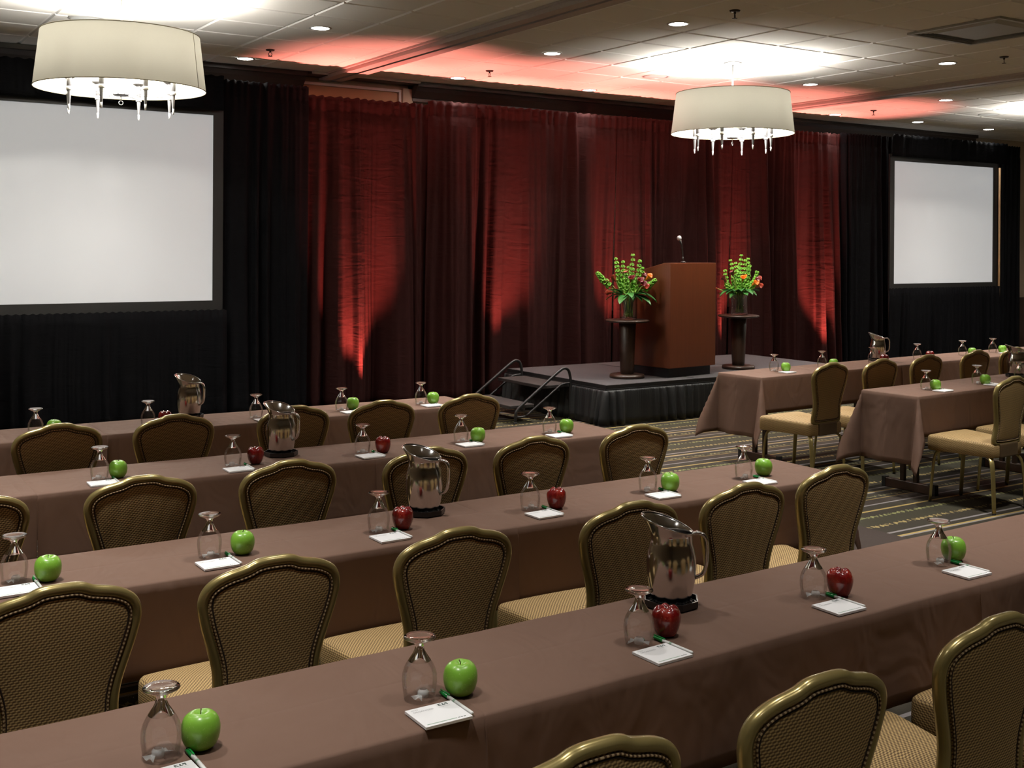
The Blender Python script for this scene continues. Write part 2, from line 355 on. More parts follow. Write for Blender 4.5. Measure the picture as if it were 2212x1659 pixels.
# ------------------------------------------------------------------ setting
CEIL = 3.73; WY = 12.1
X0, X1, Y0 = -4.0, 20.0, -5.0
def setting():
    m = MB(); m.box(X0, X1, Y0, WY, -.1, 0); struct(m.build('floor', M['carpet']))
    # ceiling: tiles dropped below the grid with bevelled edges
    m = MB(); p = .6096; gx, gy = 9.2748, 7.1232; g = .008; d = .012
    m.box(X0, X1, Y0, WY, CEIL+d, CEIL+d+.15, 1)
    i0, i1 = int((X0-gx)//p), int((X1-gx)//p)+1; j0, j1 = int((Y0-gy)//p), int((WY-gy)//p)+1
    skip = [(5.13, 5.50), (11.40, 11.72)]
    for i in range(i0, i1):
        for j in range(j0, j1):
            a, b = max(gx+i*p+g, X0), min(gx+(i+1)*p-g, X1)
            c, e = max(gy+j*p+g, Y0), min(gy+(j+1)*p-g, WY)
            if b-a < .03 or e-c < .03: continue
            zz = CEIL + R.uniform(-.0012, .0012)
            lo = [m.bm.verts.new(q) for q in ((a+.012, c+.012, zz), (b-.012, c+.012, zz), (b-.012, e-.012, zz), (a+.012, e-.012, zz))]
            hi = [m.bm.verts.new(q) for q in ((a, c, CEIL+d), (b, c, CEIL+d), (b, e, CEIL+d), (a, e, CEIL+d))]
            f = m.face(list(reversed(lo))); f.smooth = False
            for k in range(4):
                f = m.face([lo[k], lo[(k+1) % 4], hi[(k+1) % 4], hi[k]], 1)  # tile bevels coloured grid white to imitate light caught on the edges
                f.smooth = False
    struct(m.build('ceiling', [M['tile'], M['tbar_edge_light']]))
    # walls: beige above a dark wainscot
    def wall(nm, x0, x1, y0, y1, cap):
        w = MB(); w.box(x0, x1, y0, y1, 0, CEIL+.15)
        o = struct(w.build(nm, M['wall']))
        return o
    wall('wall_back', X0, X1, WY, WY+.15, 1)
    wall('wall_left', X0-.15, X0, Y0, WY, 1); wall('wall_right', X1, X1+.15, Y0, WY, 1); wall('wall_front', X0, X1, Y0-.15, Y0, 1)
    m = MB(); m.box(X0, X1, WY-.02, WY, 0, .88); m.box(X0, X1, WY-.045, WY, .88, .94); struct(m.build('trim_1', M['wainscot']))
    # dark cornice along the curtain wall, stops before the corner
    m = MB()
    for (a, b) in ((X0, 4.95), (6.35, 17.1)):
        prof = [(WY-.26, CEIL-.001), (WY-.26, CEIL-.05), (WY-.22, CEIL-.055), (WY-.20, CEIL-.10), (WY-.12, CEIL-.17), (WY-.10, CEIL-.175), (WY-.10, CEIL-.21), (WY, CEIL-.215), (WY, CEIL-.001)]
        A = [m.bm.verts.new((a, y, z)) for y, z in prof]; B = [m.bm.verts.new((b, y, z)) for y, z in prof]
        for k in range(len(prof)):
            f = m.face([A[k], A[(k+1) % len(prof)], B[(k+1) % len(prof)], B[k]]); f.smooth = False
        m.face(A); m.face(list(reversed(B)))
    struct(m.build('trim_2', M['cornice']))
    # pale trim behind the cornice end
    m = MB(); m.box(17.0, 18.2, WY-.3, WY-.26, 3.52, 3.56); struct(m.build('trim_3', M['white_trim']))
    # partition pocket: white framed tan panel showing above the curtain
    m = MB(); y = WY-.04
    m.box(4.93, 6.20, y, WY, 2.4, 3.62, 1)
    m.box(4.90, 6.23, y-.03, y, 3.615, 3.645, 0); m.box(4.90, 4.935, y-.03, y, 2.4, 3.615, 0); m.box(6.195, 6.23, y-.03, y, 2.4, 3.615, 0)
    m.box(6.23, 6.36, y-.06, WY, 2.4, 3.66, 2)
    struct(m.build('trim_4', [M['white_trim'], M['panel_tan'], M['wall']]))
    m = MB(); m.box(5.0, 6.36, WY-.30, WY-.27, 3.705, 3.73); m.box(4.95, 6.36, WY-.27, WY-.05, 3.70, 3.73, 1); struct(m.build('trim_5', [M['white_trim'], M['cornice']]))
    # partition tracks
    for k, (a, b) in enumerate(((5.19, 5.46), (11.42, 11.70))):
        m = MB(); c = (a+b)/2; y0, y1 = Y0, WY-.02
        m.box(a, c-.022, y0, y1, 3.675, 3.729); m.box(c+.022, b, y0, y1, 3.675, 3.729)
        m.box(a-.03, a, y0, y1, 3.712, 3.729); m.box(b, b+.03, y0, y1, 3.712, 3.729)
        m.box(c-.022, c+.022, y0, y1, 3.70, 3.729, 1)
        struct(m.build('trim_%d' % (6+k), [M['track'], M['slot']]))
setting()

# ------------------------------------------------------------------ camera
def camera():
    f, psi, y0, roll, pit = 2448.6254, .57546246, 540.7255, .0064514, .0032189
    c, s = math.cos(psi), math.sin(psi); cp, sp = math.cos(pit), math.sin(pit); cr, sr = math.cos(roll), math.sin(roll)
    Rv = Vector((c, -s, 0)); F0 = Vector((s, c, 0)); Z = Vector((0, 0, 1))
    F = F0*cp - Z*sp; U = F0*sp + Z*cp
    rx = Rv*cr + U*sr; ry = U*cr - Rv*sr
    cd = bpy.data.cameras.new('camera'); o = bpy.data.objects.new('camera', cd); C.objects.link(o)
    cd.sensor_width = 36; cd.lens = f/2212*36; cd.shift_y = -(829.5-y0)/2212; cd.clip_end = 100
    o.matrix_world = Matrix(((rx.x, ry.x, -F.x, 0), (rx.y, ry.y, -F.y, 0), (rx.z, ry.z, -F.z, 1.79), (0, 0, 0, 1)))
    S.camera = o
camera()

# ------------------------------------------------------------------ lights
def light(name, typ, loc, power, col=(1,1,1), rot=(0,0,0), parent=None, **kw):
    l = bpy.data.lights.new(name, typ); l.energy = power; l.color = col
    for k, v in kw.items(): setattr(l, k, v)
    o = bpy.data.objects.new(name, l); C.objects.link(o); o.location = loc; o.rotation_euler = rot
    if parent: o.parent = parent
    return o
DOWN_W, CHAND_W, RED_W = 400, 36, 1150
WARM = (1, .965, .91)
def downlights():
    t = thing('downlight', '', 'ceiling light', (0,0,CEIL), 0, 'recessed downlights in the tile ceiling')
    m = MB(); m.lathe([(.078,-.002),(.082,-.008),(.098,-.006),(.100,0)], 28); m.build('trim_ring', M['ring'], t)
    m = MB(); m.lathe([(0,-.0035),(.079,-.0035)], 28); m.build('lens', M['lens'], t)
    index(t)
    spots = [((4.06,9.42),'downlight over the second aisle side, between cream chandelier and partition track'),
      ((4.08,11.41),'downlight close to the curtain, by the edge of the pink glow above the big screen'),
      ((6.54,7.46),'downlight nearest the ceiling sprinkler beyond the partition track'),
      ((6.51,9.32),'downlight midway between partition track and the middle chandelier'),
      ((6.57,11.30),'downlight in the pink glow just beyond the partition track'),
      ((8.40,11.22),'downlight in the pink glow behind the middle chandelier'),
      ((10.21,7.44),'downlight beside the square air diffuser'),
      ((10.23,9.32),'downlight just past the middle chandelier rod'),
      ((12.72,9.29),'downlight between the second partition track and the cropped chandelier'),
      ((12.81,11.20),'downlight in the pink glow past the second partition track'),
      ((14.56,11.12),'dim downlight above the small screen, at the end of the pink glow'),
      ((16.35,11.14),'downlight above the far end of the small screen')]
    for k, ((x, y), lb) in enumerate(spots):
        if k == 0: t.location = (x, y, CEIL); t['label'] = lb; o = t
        else: o = dup(t, (x, y, CEIL), 0, lb)
    pts = [s[0] for s in spots]+[(x, y) for x in (.36, 4.06, 6.54, 10.22, 12.77, 16.35) for y in (5.6, 3.73, 1.86, 0) if not (x > 11 and y < 3)]+[(2.2,3.73),(2.2,1.87),(2.2,.1),(4.06,7.45),(12.77,7.45),(-2,4),(-2,8)]  # points after the fixtures are added unseen lamps that brighten tables and chair backs
    for x, y in pts:
        light('downlight_and_fill_lamp', 'SPOT', (x, y, CEIL-.02), DOWN_W*(.28 if (x, y) == (14.56, 11.12) else 1)*(.10 if y > 10.5 else .9 if y < 1 else .6 if y < 2 else .95 if 3 < y < 4 else 1)*(.42 if x == 2.2 else 1), WARM, spot_size=math.radians(80), spot_blend=1.0, shadow_soft_size=.09)
downlights()

def chandeliers():
    t = thing('drum_chandelier', 'big cream drum chandelier hanging in front of the large screen', 'chandelier', (2.225,8.99,0), 0, 'cream drum chandeliers')
    zb, zt, rb, rt = 2.985, 3.405, .634, .586
    m = MB(); n = 96; V = []
    for z, r in ((zb, rb), (zb+.14, rb-(rb-rt)/3), (zb+.28, rb-(rb-rt)*2/3), (zt, rt)):
        V.append([m.bm.verts.new((r*math.cos(2*PI*i/n), r*math.sin(2*PI*i/n), z)) for i in range(n)])
    for k in range(3):
        for i in range(n): m.face([V[k][i], V[k][(i+1) % n], V[k+1][(i+1) % n], V[k+1][i]])
    sh = m.build('shade', M['shade'], t, recalc=True)
    m = MB(); a = math.radians(-42)
    def sp(r, z): return (r*math.cos(a), r*math.sin(a), z)
    m.tube([sp(rb+.002, zb), sp(rt+.002, zt)], rsec(.006, .003, .001), up=(math.cos(a), math.sin(a), 0)); m.build('seam', M['shade_seam'], sh)
    for nm, z, r in (('rim_band', zb, rb), ('rim_band', zt, rt)):
        m = MB(); m.tube([(r*math.cos(2*PI*i/96), r*math.sin(2*PI*i/96), z) for i in range(96)], circ(.004, 6), closed=True); m.build(nm, M['shade_seam'], sh)
    m = MB(); m.lathe([(0,CEIL-.028),(.05,CEIL-.028),(.09,CEIL-.02),(.095,CEIL-.004),(.095,CEIL)], 32); m.build('canopy', M['nickel'], t)
    m = MB(); m.tube([(0,0,CEIL-.02),(0,0,2.95)], circ(.009, 10)); m.build('rod', M['white_enamel'], t)
    m = MB(); m.lathe([(0,-.012),(.05,-.012),(.06,-.004),(.06,.004),(.03,.012),(.022,.03),(.012,.05),(0,.05)], 24, c=(0,0,2.945)); m.build('hub', M['nickel'], t)
    m = MB(); m.tube([(0,0,2.93),(0,0,2.895)], circ(.004, 8)); m.tube([(.016*math.cos(q), 0, 2.88+.016*math.sin(q)) for q in [2*PI*i/14 for i in range(14)]], circ(.003, 6), closed=True); m.build('finial_ring', M['nickel'], t)
    for k in range(8):
        a = 2*PI*k/8+.2; ca, sa = math.cos(a), math.sin(a); r = .405
        m = MB(); m.tube([(.05*ca,.05*sa,2.947),(.10*ca,.10*sa,2.952),(r*ca,r*sa,2.952)], circ(.0038, 6)); m.build('arm', M['nickel'], t)
        m = MB(); m.lathe([(.013,0),(.019,.01),(.021,.10),(.019,.20),(.0,.20)], 12, c=(r*ca, r*sa, 2.965)); m.lathe([(.0085,-.12),(.016,-.012)], 12, c=(r*ca, r*sa, 2.955))
        cd = m.build('candle_arm', M['nickel'], t)
        m = MB(); m.lathe([(0,.014),(.022,.014),(.023,-.012),(0,-.012)], 12, c=(r*ca, r*sa, 2.953)); m.build('collar', M['white_enamel'], cd)
        m = MB(); m.lathe([(0,0),(.02,0),(.048,.018),(.050,.022),(0,.020)], 16, c=(r*ca, r*sa, 3.06)); m.build('bobeche', M['bronze'], cd)
        m = MB(); m.lathe([(0,-.045),(.006,-.043),(.0085,0),(0,0)], 10, c=(r*ca, r*sa, 2.835)); m.build('spike_tip', M['white_enamel'], cd)
        m = MB(); m.lathe([(0,0),(.012,.006),(.018,.03),(.012,.06),(0,.085)], 12, c=(r*ca, r*sa, 3.165)); m.build('bulb', M['bulb'], cd)
    index(t)
    for k, (x, y, rz, lb) in enumerate(((2.225,8.99,0,None),(8.379,8.698,.35,'cream drum chandelier hanging in front of the stage, with its ceiling canopy in view'),(14.70,8.66,.1,'cream drum chandelier cut off by the photo edge, beside the small screen'))):
        if k: dup(t, (x, y, 0), rz, lb)
        for q in range(8):
            a = 2*PI*q/8+.2+rz
            light('chandelier_lamp', 'POINT', (x+.36*math.cos(a), y+.36*math.sin(a), 3.21), CHAND_W, (1,.95,.87), shadow_soft_size=.05)
chandeliers()

def ceiling_fittings():
    t = thing('ceiling_speaker', 'round white ceiling speaker above the big chandelier', 'speaker', (2.23,10.19,CEIL), 0, 'round ceiling speakers')
    m = MB(); m.lathe([(.125,-.002),(.13,-.008),(.15,-.006),(.152,0)], 32); m.build('rim', M['ring'], t)
    m = MB(); m.lathe([(0,-.006),(.07,-.006),(.126,-.003)], 32); m.build('grille', M['grille'], t); index(t)
    dup(t, (8.35,9.90,CEIL), 0, 'round ceiling speaker beside the middle chandelier glow'); dup(t, (14.57,9.92,CEIL), 0, 'round ceiling speaker by the brightest glow, above the small screen')
    t = thing('sprinkler', 'fire sprinkler over the big screen, near a downlight', 'sprinkler', (4.10,10.75,CEIL), 0, 'ceiling fire sprinklers')
    m = MB(); m.lathe([(0,-.001),(.045,-.001),(.04,-.012),(.015,-.014),(0,-.014)], 20); m.build('escutcheon', M['sprinkler'], t)
    m = MB(); m.tube([(0,0,-.01),(0,0,-.03)], circ(.010, 8)); m.tube(smooth([(.008,0,-.03),(.018,0,-.042),(.014,0,-.058),(.003,0,-.066)], 4), circ(.0035, 6)); m.tube(smooth([(-.008,0,-.03),(-.018,0,-.042),(-.014,0,-.058),(-.003,0,-.066)], 4), circ(.0035, 6)); m.build('yoke', M['sprinkler'], t)
    m = MB(); m.lathe([(0,-.066),(.022,-.066),(.022,-.069),(0,-.069)], 16); m.build('deflector', M['sprinkler'], t); index(t)
    for x, y, lb in ((6.58,10.62,'fire sprinkler in the pink glow beyond the partition track'),(6.55,6.78,'fire sprinkler in the glossy tile, largest of the sprinklers'),(12.85,10.55,'fire sprinkler in the pink glow past the second track'),(10.33,6.87,'fire sprinkler below the square air diffuser')):
        dup(t, (x, y, CEIL), .6, lb)
    t = thing('air_diffuser', 'square grey four way air diffuser in the ceiling', 'air vent', (8.955,6.15,CEIL))
    m = MB(); h = .46
    def frame(m, a, b, z0, z1, mi=0):   # square ring sloped from half-size a at z0 to b at z1
        A = [m.bm.verts.new((sx*a, sy*a, z0)) for sx, sy in ((-1,-1),(1,-1),(1,1),(-1,1))]
        B = [m.bm.verts.new((sx*b, sy*b, z1)) for sx, sy in ((-1,-1),(1,-1),(1,1),(-1,1))]
        for k in range(4): f = m.face([A[k], A[(k+1) % 4], B[(k+1) % 4], B[k]], mi); f.smooth = False
    frame(m, h, h, -.001, -.02); frame(m, h, h-.035, -.02, -.02); frame(m, h-.035, h-.035, -.02, .0); m.build('frame', M['diffuser'], t)
    for k in range(4):
        m = MB(); a = h-.05-.028*k
        frame(m, a, a-.03, .004, -.016); frame(m, a-.03, a-.032, -.016, -.016); m.build('louvre', M['diffuser'], t, mods=(('SOLIDIFY', dict(thickness=.002)),))
    m = MB(); m.box(-.30, .30, -.30, .30, -.012, -.008); m.build('centre_panel', M['diffuser'], t)
    m = MB(); m.box(-h+.01, h-.01, -h+.01, h-.01, -.0035, -.0025); m.build('duct_opening', M['slot'], t)
ceiling_fittings()

# ------------------------------------------------------------------ drapes and screens
CY = 11.3
def drape(name, x0, x1, z0, z1, mat, y=CY, amp=.055, wave=.16, seed=0, flare=1.6, header=True, step=.012, big_w=.5):
    """hanging pleated fabric: irregular folds, tighter at the top, deeper at the hem"""
    rr = random.Random(seed); m = MB(); nx = int((x1-x0)/step); zs = []
    H = z1-z0; nz = max(6, int(H/.12)); zs = [z1-.0, z1-.05, z1-.16, z1-.175, z1-.19]+[z1-.19-(H-.19)*k/nz for k in range(1, nz+1)] if header else [z1-H*k/nz for k in range(nz+1)]
    ph = [rr.uniform(0, 2*PI) for _ in range(5)]
    big = [rr.uniform(-.5, .5) for _ in range(40)]
    def fold(x, k):
        u = (x-x0)
        w = u/wave*2*PI + 1.7*math.sin(u*2*PI/(wave*4.7)+ph[0]) + .9*math.sin(u*2*PI/(wave*2.3)+ph[1])
        a = .5+.5*math.sin(u*2*PI/(wave*5.3)+ph[2])
        s = math.sin(w+ph[3]); s = math.copysign(abs(s)**.7, s)
        b = math.sin(u*2*PI/(wave*3.3)+1.1*math.sin(u*2*PI/(wave*7.1)+ph[4])+ph[1]); b = math.copysign(abs(b)**.6, b)
        f = math.sin(w*2.9+ph[2])*.12
        return s*(.15+.75*a*a)+big_w*b*min(1, .4+k)+f
    def P(i, j):
        x = x0+(x1-x0)*i/nx; z = zs[j]; k = (z1-z)/H
        A = amp*(.45+.55*min(1, k*2.2))*(1+(flare-1)*k*k)
        f = fold(x+.03*math.sin(k*2.1+ph[4])*k, k)
        top = math.sin((x-x0)*2*PI/(wave*.42)+ph[1])*amp*.22*max(0, 1-k*9)
        n = noise.noise(Vector((x*1.7+seed, k*1.3, seed)))*.03*k
        yy = y - A*f - top + n
        if header and j in (2, 3): yy += .006
        xx = x + amp*.35*math.cos((x-x0)/wave*2*PI+ph[3])*k
        zz = z + (math.sin((x-x0)*2*PI/(wave*.42)+ph[1])*.006 if j == 0 else 0)
        return (min(max(xx, x0-.02), x1+.02), yy, zz)
    m.grid(lambda i, j: P(i, j), list(range(nx+1)), list(range(len(zs))))
    return m.build(name, M[mat], mods=(('SOLIDIFY', dict(thickness=.004)),), recalc=False)
def drapes():
    g1 = 'burgundy stage drapes'; g2 = 'black masking drapes'
    for k, (a, b, zt, wv, lb) in enumerate(((4.63,6.22,3.395,.24,'burgundy drape panel next to the black drape, under the tan wall panel'),
         (6.20,8.93,3.445,.26,'wide burgundy drape panel behind the stage steps'),
         (8.92,10.95,3.45,.19,'burgundy drape panel behind the wooden lectern'),
         (10.93,13.25,3.465,.22,'burgundy drape panel beyond the lectern, next to black drapes'))):
        tag(drape('drape', a, b, .02, zt, 'burgundy_velvet', CY+.02, .062, wv, 11+k, big_w=1.15), lb, 'curtain', g1)
    B = 'black_velvet'
    # large screen (X 1.13..3.6 at Y 11.1)
    tag(drape('drape', 3.66, 4.74, .02, 3.475, B, CY-.01, .04, .17, 21), 'black drape between the large screen and the burgundy drapes', 'curtain', g2)
    tag(drape('drape', .75, 3.80, .02, 1.14, B, 11.12, .025, .17, 22, header=False), 'black drape skirt hanging below the large screen', 'curtain', g2)
    tag(drape('drape', .75, 3.74, 3.13, 3.475, B, 11.08, .018, .25, 23, header=False, flare=1), 'black valance above the large screen', 'curtain', g2)
    tag(drape('drape', 13.06, 14.22, .02, 3.49, B, CY, .045, .16, 24), 'black drape between the burgundy drapes and the small screen', 'curtain', g2)
    tag(drape('drape', 13.95, 16.72, .02, 1.20, B, 11.14, .03, .15, 25, header=False), 'black drape skirt hanging below the small screen', 'curtain', g2)
    tag(drape('drape', 13.95, 16.80, 3.18, 3.51, B, 11.10, .02, .28, 26, header=False, flare=1), 'black valance above the small screen', 'curtain', g2)
    tag(drape('drape', 16.66, 17.46, .02, 3.51, B, CY, .045, .16, 27), 'black drape at the far end, past the small screen and tan pole', 'curtain', g2)
    m = MB(); m.tube([(16.672,11.15,0),(16.672,11.15,3.12)], circ(.017, 10)); tag(m.build('drape_upright', M['panel_tan']), 'slim tan upright pole beside the small screen', 'pole')
    # screens
    for (a, b, z0, z1, lb) in ((1.23,3.665,1.232,3.087,'large white projection screen in a black border, cut by the photo edge'),(14.08,16.53,1.268,3.118,'small looking white projection screen in black border at the far end')):
        y = 11.17 if a < 5 else 11.18
        t = thing('projection_screen', lb, 'projection screen', ((a+b)/2, y, 0), 0, 'projection screens')
        w = (b-a)/2; m = MB(); m.box(-w, w, -.004, .004, z0, z1); m.build('screen_surface', M['screen'], t)
        m = MB(); q = .10
        m.box(-w-q, -w, -.02, .012, z0-q, z1+q); m.box(w, w+q, -.02, .012, z0-q, z1+q); m.box(-w, w, -.02, .012, z1, z1+q); m.box(-w, w, -.02, .012, z0-q, z0)
        m.build('border_frame', M['screen_border'], t)
        for s in (-1, 1):
            m = MB(); m.tube([(s*(w+.05), .02, 0), (s*(w+.05), .02, z0)], circ(.018, 8)); m.build('leg', M['black_metal'], t)
drapes()
for x, k in ((5.30,1.0),(7.20,1.0),(8.93,1.0),(10.72,1.05),(12.52,1.0)):
    # each unseen uplight split in two: a drape-grazing spot and an added ceiling spot
    pos = Vector((x, 10.96, .10)); q = (Vector((x, 11.27, 1.45))-pos).to_track_quat('-Z', 'Y').to_euler()
    light('red_uplight', 'SPOT', pos, RED_W*k, (1,.20,.15), q, spot_size=math.radians(46 if x < 6 else 36), spot_blend=.85, shadow_soft_size=.05)
    pos = Vector((x+.12, 11.0, .10)); q = (Vector((x+.12, 10.72, 3.7))-pos).to_track_quat('-Z', 'Y').to_euler()
    light('red_uplight', 'SPOT', pos, RED_W*.85, (1,.27,.21), q, spot_size=math.radians(47), spot_blend=.9, shadow_soft_size=.05)

# ------------------------------------------------------------------ stage, steps, lectern, pedestals
def stage():
    SX, SY, SW, SD, SZ = 6.97, 9.0, 1.225, 1.83, .405
    for k, lb in enumerate(('carpeted stage deck next to the black steps','carpeted stage deck under the wooden lectern','carpeted stage deck beyond the lectern')):
        t = thing('stage_deck', lb, 'stage', (SX+k*SW+SW/2, SY+SD/2, 0), 0, 'stage decks')
        m = MB(); w = SW/2-.003; d = SD/2; m.box(-w+.012, w-.012, -d+.012, d-.012, SZ-.03, SZ); m.build('carpet_top', M['stage'], t)
        m = MB(); m.box(-w, w, -d, -d+.012, SZ-.055, SZ-.001); m.box(-w, w, d-.012, d, SZ-.055, SZ-.001); m.box(-w, -w+.012, -d+.012, d-.012, SZ-.055, SZ-.001); m.box(w-.012, w, -d+.012, d-.012, SZ-.055, SZ-.001); m.build('edge_rail', M['black_metal'], t)
        for sx in (-1, 1):
            for sy in (-1, 1):
                m = MB(); m.tube([(sx*(w-.08), sy*(d-.08), 0), (sx*(w-.08), sy*(d-.08), SZ-.03)], circ(.02, 8)); m.build('leg', M['black_metal'], t)
    # pleated skirt around the open sides
    m = MB(); path = [(SX-.012, SY+SD), (SX-.012, SY-.012), (SX+3*SW+.012, SY-.012), (SX+3*SW+.012, SY+SD)]
    P = []; st = .0085
    for (a, b) in zip(path, path[1:]):
        a, b = Vector(a), Vector(b); n = int((b-a).length/st); nn = Vector(((b-a).y, -(b-a).x)).normalized()
        for i in range(n): P.append((a+(b-a)*i/n, nn))
    P.append((Vector(path[-1]), nn))
    zs = [.355, .335, .30, .24, .16, .08, .012]
    def F(i, j):
        p, nn = P[i]; s = i*st; k = j/6
        w = s/.115*2*PI+2.4*math.sin(s*4.1)+1.6*math.sin(s*9.7+1)+.8*k*math.sin(s*6+2); amp = .005+.034*k*(.5+.5*math.sin(s*7.3+.5))
        tuck = .004*math.sin(s/.03*2*PI)*(1-k)
        q = p+nn*(.01+amp*(1+math.sin(w+.5*k))*.75+tuck+.02*k)
        return (q.x, q.y, zs[j])
    m.grid(F, list(range(len(P))), list(range(7)))
    o = m.build('stage_skirt', M['skirt'], mods=(('SOLIDIFY', dict(thickness=.002)),), recalc=False)
    tag(o, 'black pleated skirt around the foot of the stage', 'stage skirt')
    m = MB()
    for (a, b) in zip(path, path[1:]):
        m.box(min(a[0], b[0])-.004, max(a[0], b[0])+.004, min(a[1], b[1])-.004, max(a[1], b[1])+.004, .335, .368)
    m.build('skirt_band', M['screen_border'], o)
    # steps
    t = thing('stage_steps', 'black two step stage stair with tubular handrails', 'steps', (0,0,0))
    for nm, x0, x1, z in (('tread', 6.20, 6.50, .185), ('tread', 6.60, 6.945, .365)):
        m = MB(); m.box(x0, x1, 9.58, 10.44, z-.035, z); m.build(nm, M['tread'], t, mods=(('BEVEL', dict(width=.006, segments=2)),))
    for y in (9.55, 10.47):
        m = MB(); m.tube(smooth([(6.248,y,0),(6.252,y,.10),(6.27,y,.14),(6.33,y,.19),(6.70,y,.45),(6.80,y,.515),(6.85,y,.535),(6.90,y,.515),(6.925,y,.45),(6.93,y,.38),(6.93,y,.01)], 4), circ(.0155, 10)); h = m.build('handrail', M['black_metal'], t)
        m = MB(); m.tube(smooth([(6.25,y,.068),(6.36,y,.072),(6.40,y,.09),(6.78,y,.345),(6.83,y,.37),(6.93,y,.378)], 4), circ(.012, 8)); m.build('stringer_rail', M['black_metal'], t)
        m = MB(); m.tube([(6.248,y,0),(6.248,y,.02)], circ(.02, 8)); m.tube([(6.93,y,0),(6.93,y,.02)], circ(.02, 8)); m.build('foot_cap', M['rubber'], h)
    for x, z in ((6.35,.15),(6.78,.33)):
        m = MB(); m.box(x-.012, x+.012, 9.55, 10.47, z-.025, z); m.build('cross_bar', M['black_metal'], t)
    # lectern
    t = thing('lectern', 'tall mahogany lectern with sloping top on black plinth', 'lectern', (8.27,9.53,SZ), .105)
    m = MB(); w, d = .3625, .335
    prof = [(-d, .10), (-d, 1.222), (-d+.09, 1.222), (d, 1.085), (d, .10)]
    A = [m.bm.verts.new((-w, y, z)) for y, z in prof]; B = [m.bm.verts.new((w, y, z)) for y, z in prof]
    for k in range(5): f = m.face([A[k], A[(k+1) % 5], B[(k+1) % 5], B[k]]); f.smooth = False
    m.face(A); m.face(list(reversed(B)))
    m.build('body', M['lectern_wood'], t, mods=(('BEVEL', dict(width=.004, segments=2)),))
    m = MB(); m.box(-w+.03, w-.03, -d+.05, d-.05, 0, .11); m.build('plinth', M['plinth'], t)
    m = MB(); m.box(-w+.05, w-.05, d-.03, d-.012, 1.09, 1.125); m.build('paper_stop', M['lectern_wood'], t)
    # microphone
    t = thing('microphone', 'white tipped gooseneck microphone standing on the lectern', 'microphone', (8.20,9.25,SZ+1.222), .1)
    m = MB(); m.lathe([(0,0),(.03,0),(.028,.012),(.012,.02),(0,.02)], 16); m.build('base', M['black_metal'], t)
    pts = smooth([(0,0,.015),(-.004,0,.06),(-.010,-.0,.12),(-.020,0,.165)], 5); m = MB(); m.tube(pts, circ(.006, 8)); m.tube([(-.001,0,.02),(-.004,0,.065)], circ(.0095, 8)); m.build('gooseneck', M['black_metal'], t)
    m = MB(); m.tube([(-.018,0,.155),(-.030,0,.20),(-.052,0,.245)], circ(.011, 10), scale=[.8,1,1.3]); m.build('mic_body', M['black_metal'], t)
    m = MB(); m.ball((-.063,0,.266), (.026,.026,.028)); m.build('mic_head', M['mic_head'], t)
    # pedestals
    t = thing('pedestal_table', 'dark round pedestal table at the stage corner beside the lectern', 'pedestal', (7.60,9.45,SZ), 0, 'dark pedestal tables')
    m = MB(); m.lathe([(0,0),(.185,0),(.187,.02),(.18,.038),(.10,.04),(0,.04)], 40); m.build('base', M['dark_wood'], t)
    m = MB(); m.lathe([(.07,.04),(.075,.10),(.093,.585)], 12, cap0=True, cap1=True); m.build('column', M['dark_wood'], t, mods=(('BEVEL', dict(width=.004, segments=1)),))
    m = MB(); m.lathe([(0,.585),(.15,.585),(.215,.592),(.234,.60),(.234,.612),(.222,.618),(0,.618)], 48); m.build('top', M['dark_wood'], t); index(t)
    dup(t, (9.29,9.52,SZ), .4, 'dark round pedestal table on the far side of the lectern')
    return SZ+.618
PZ = stage()

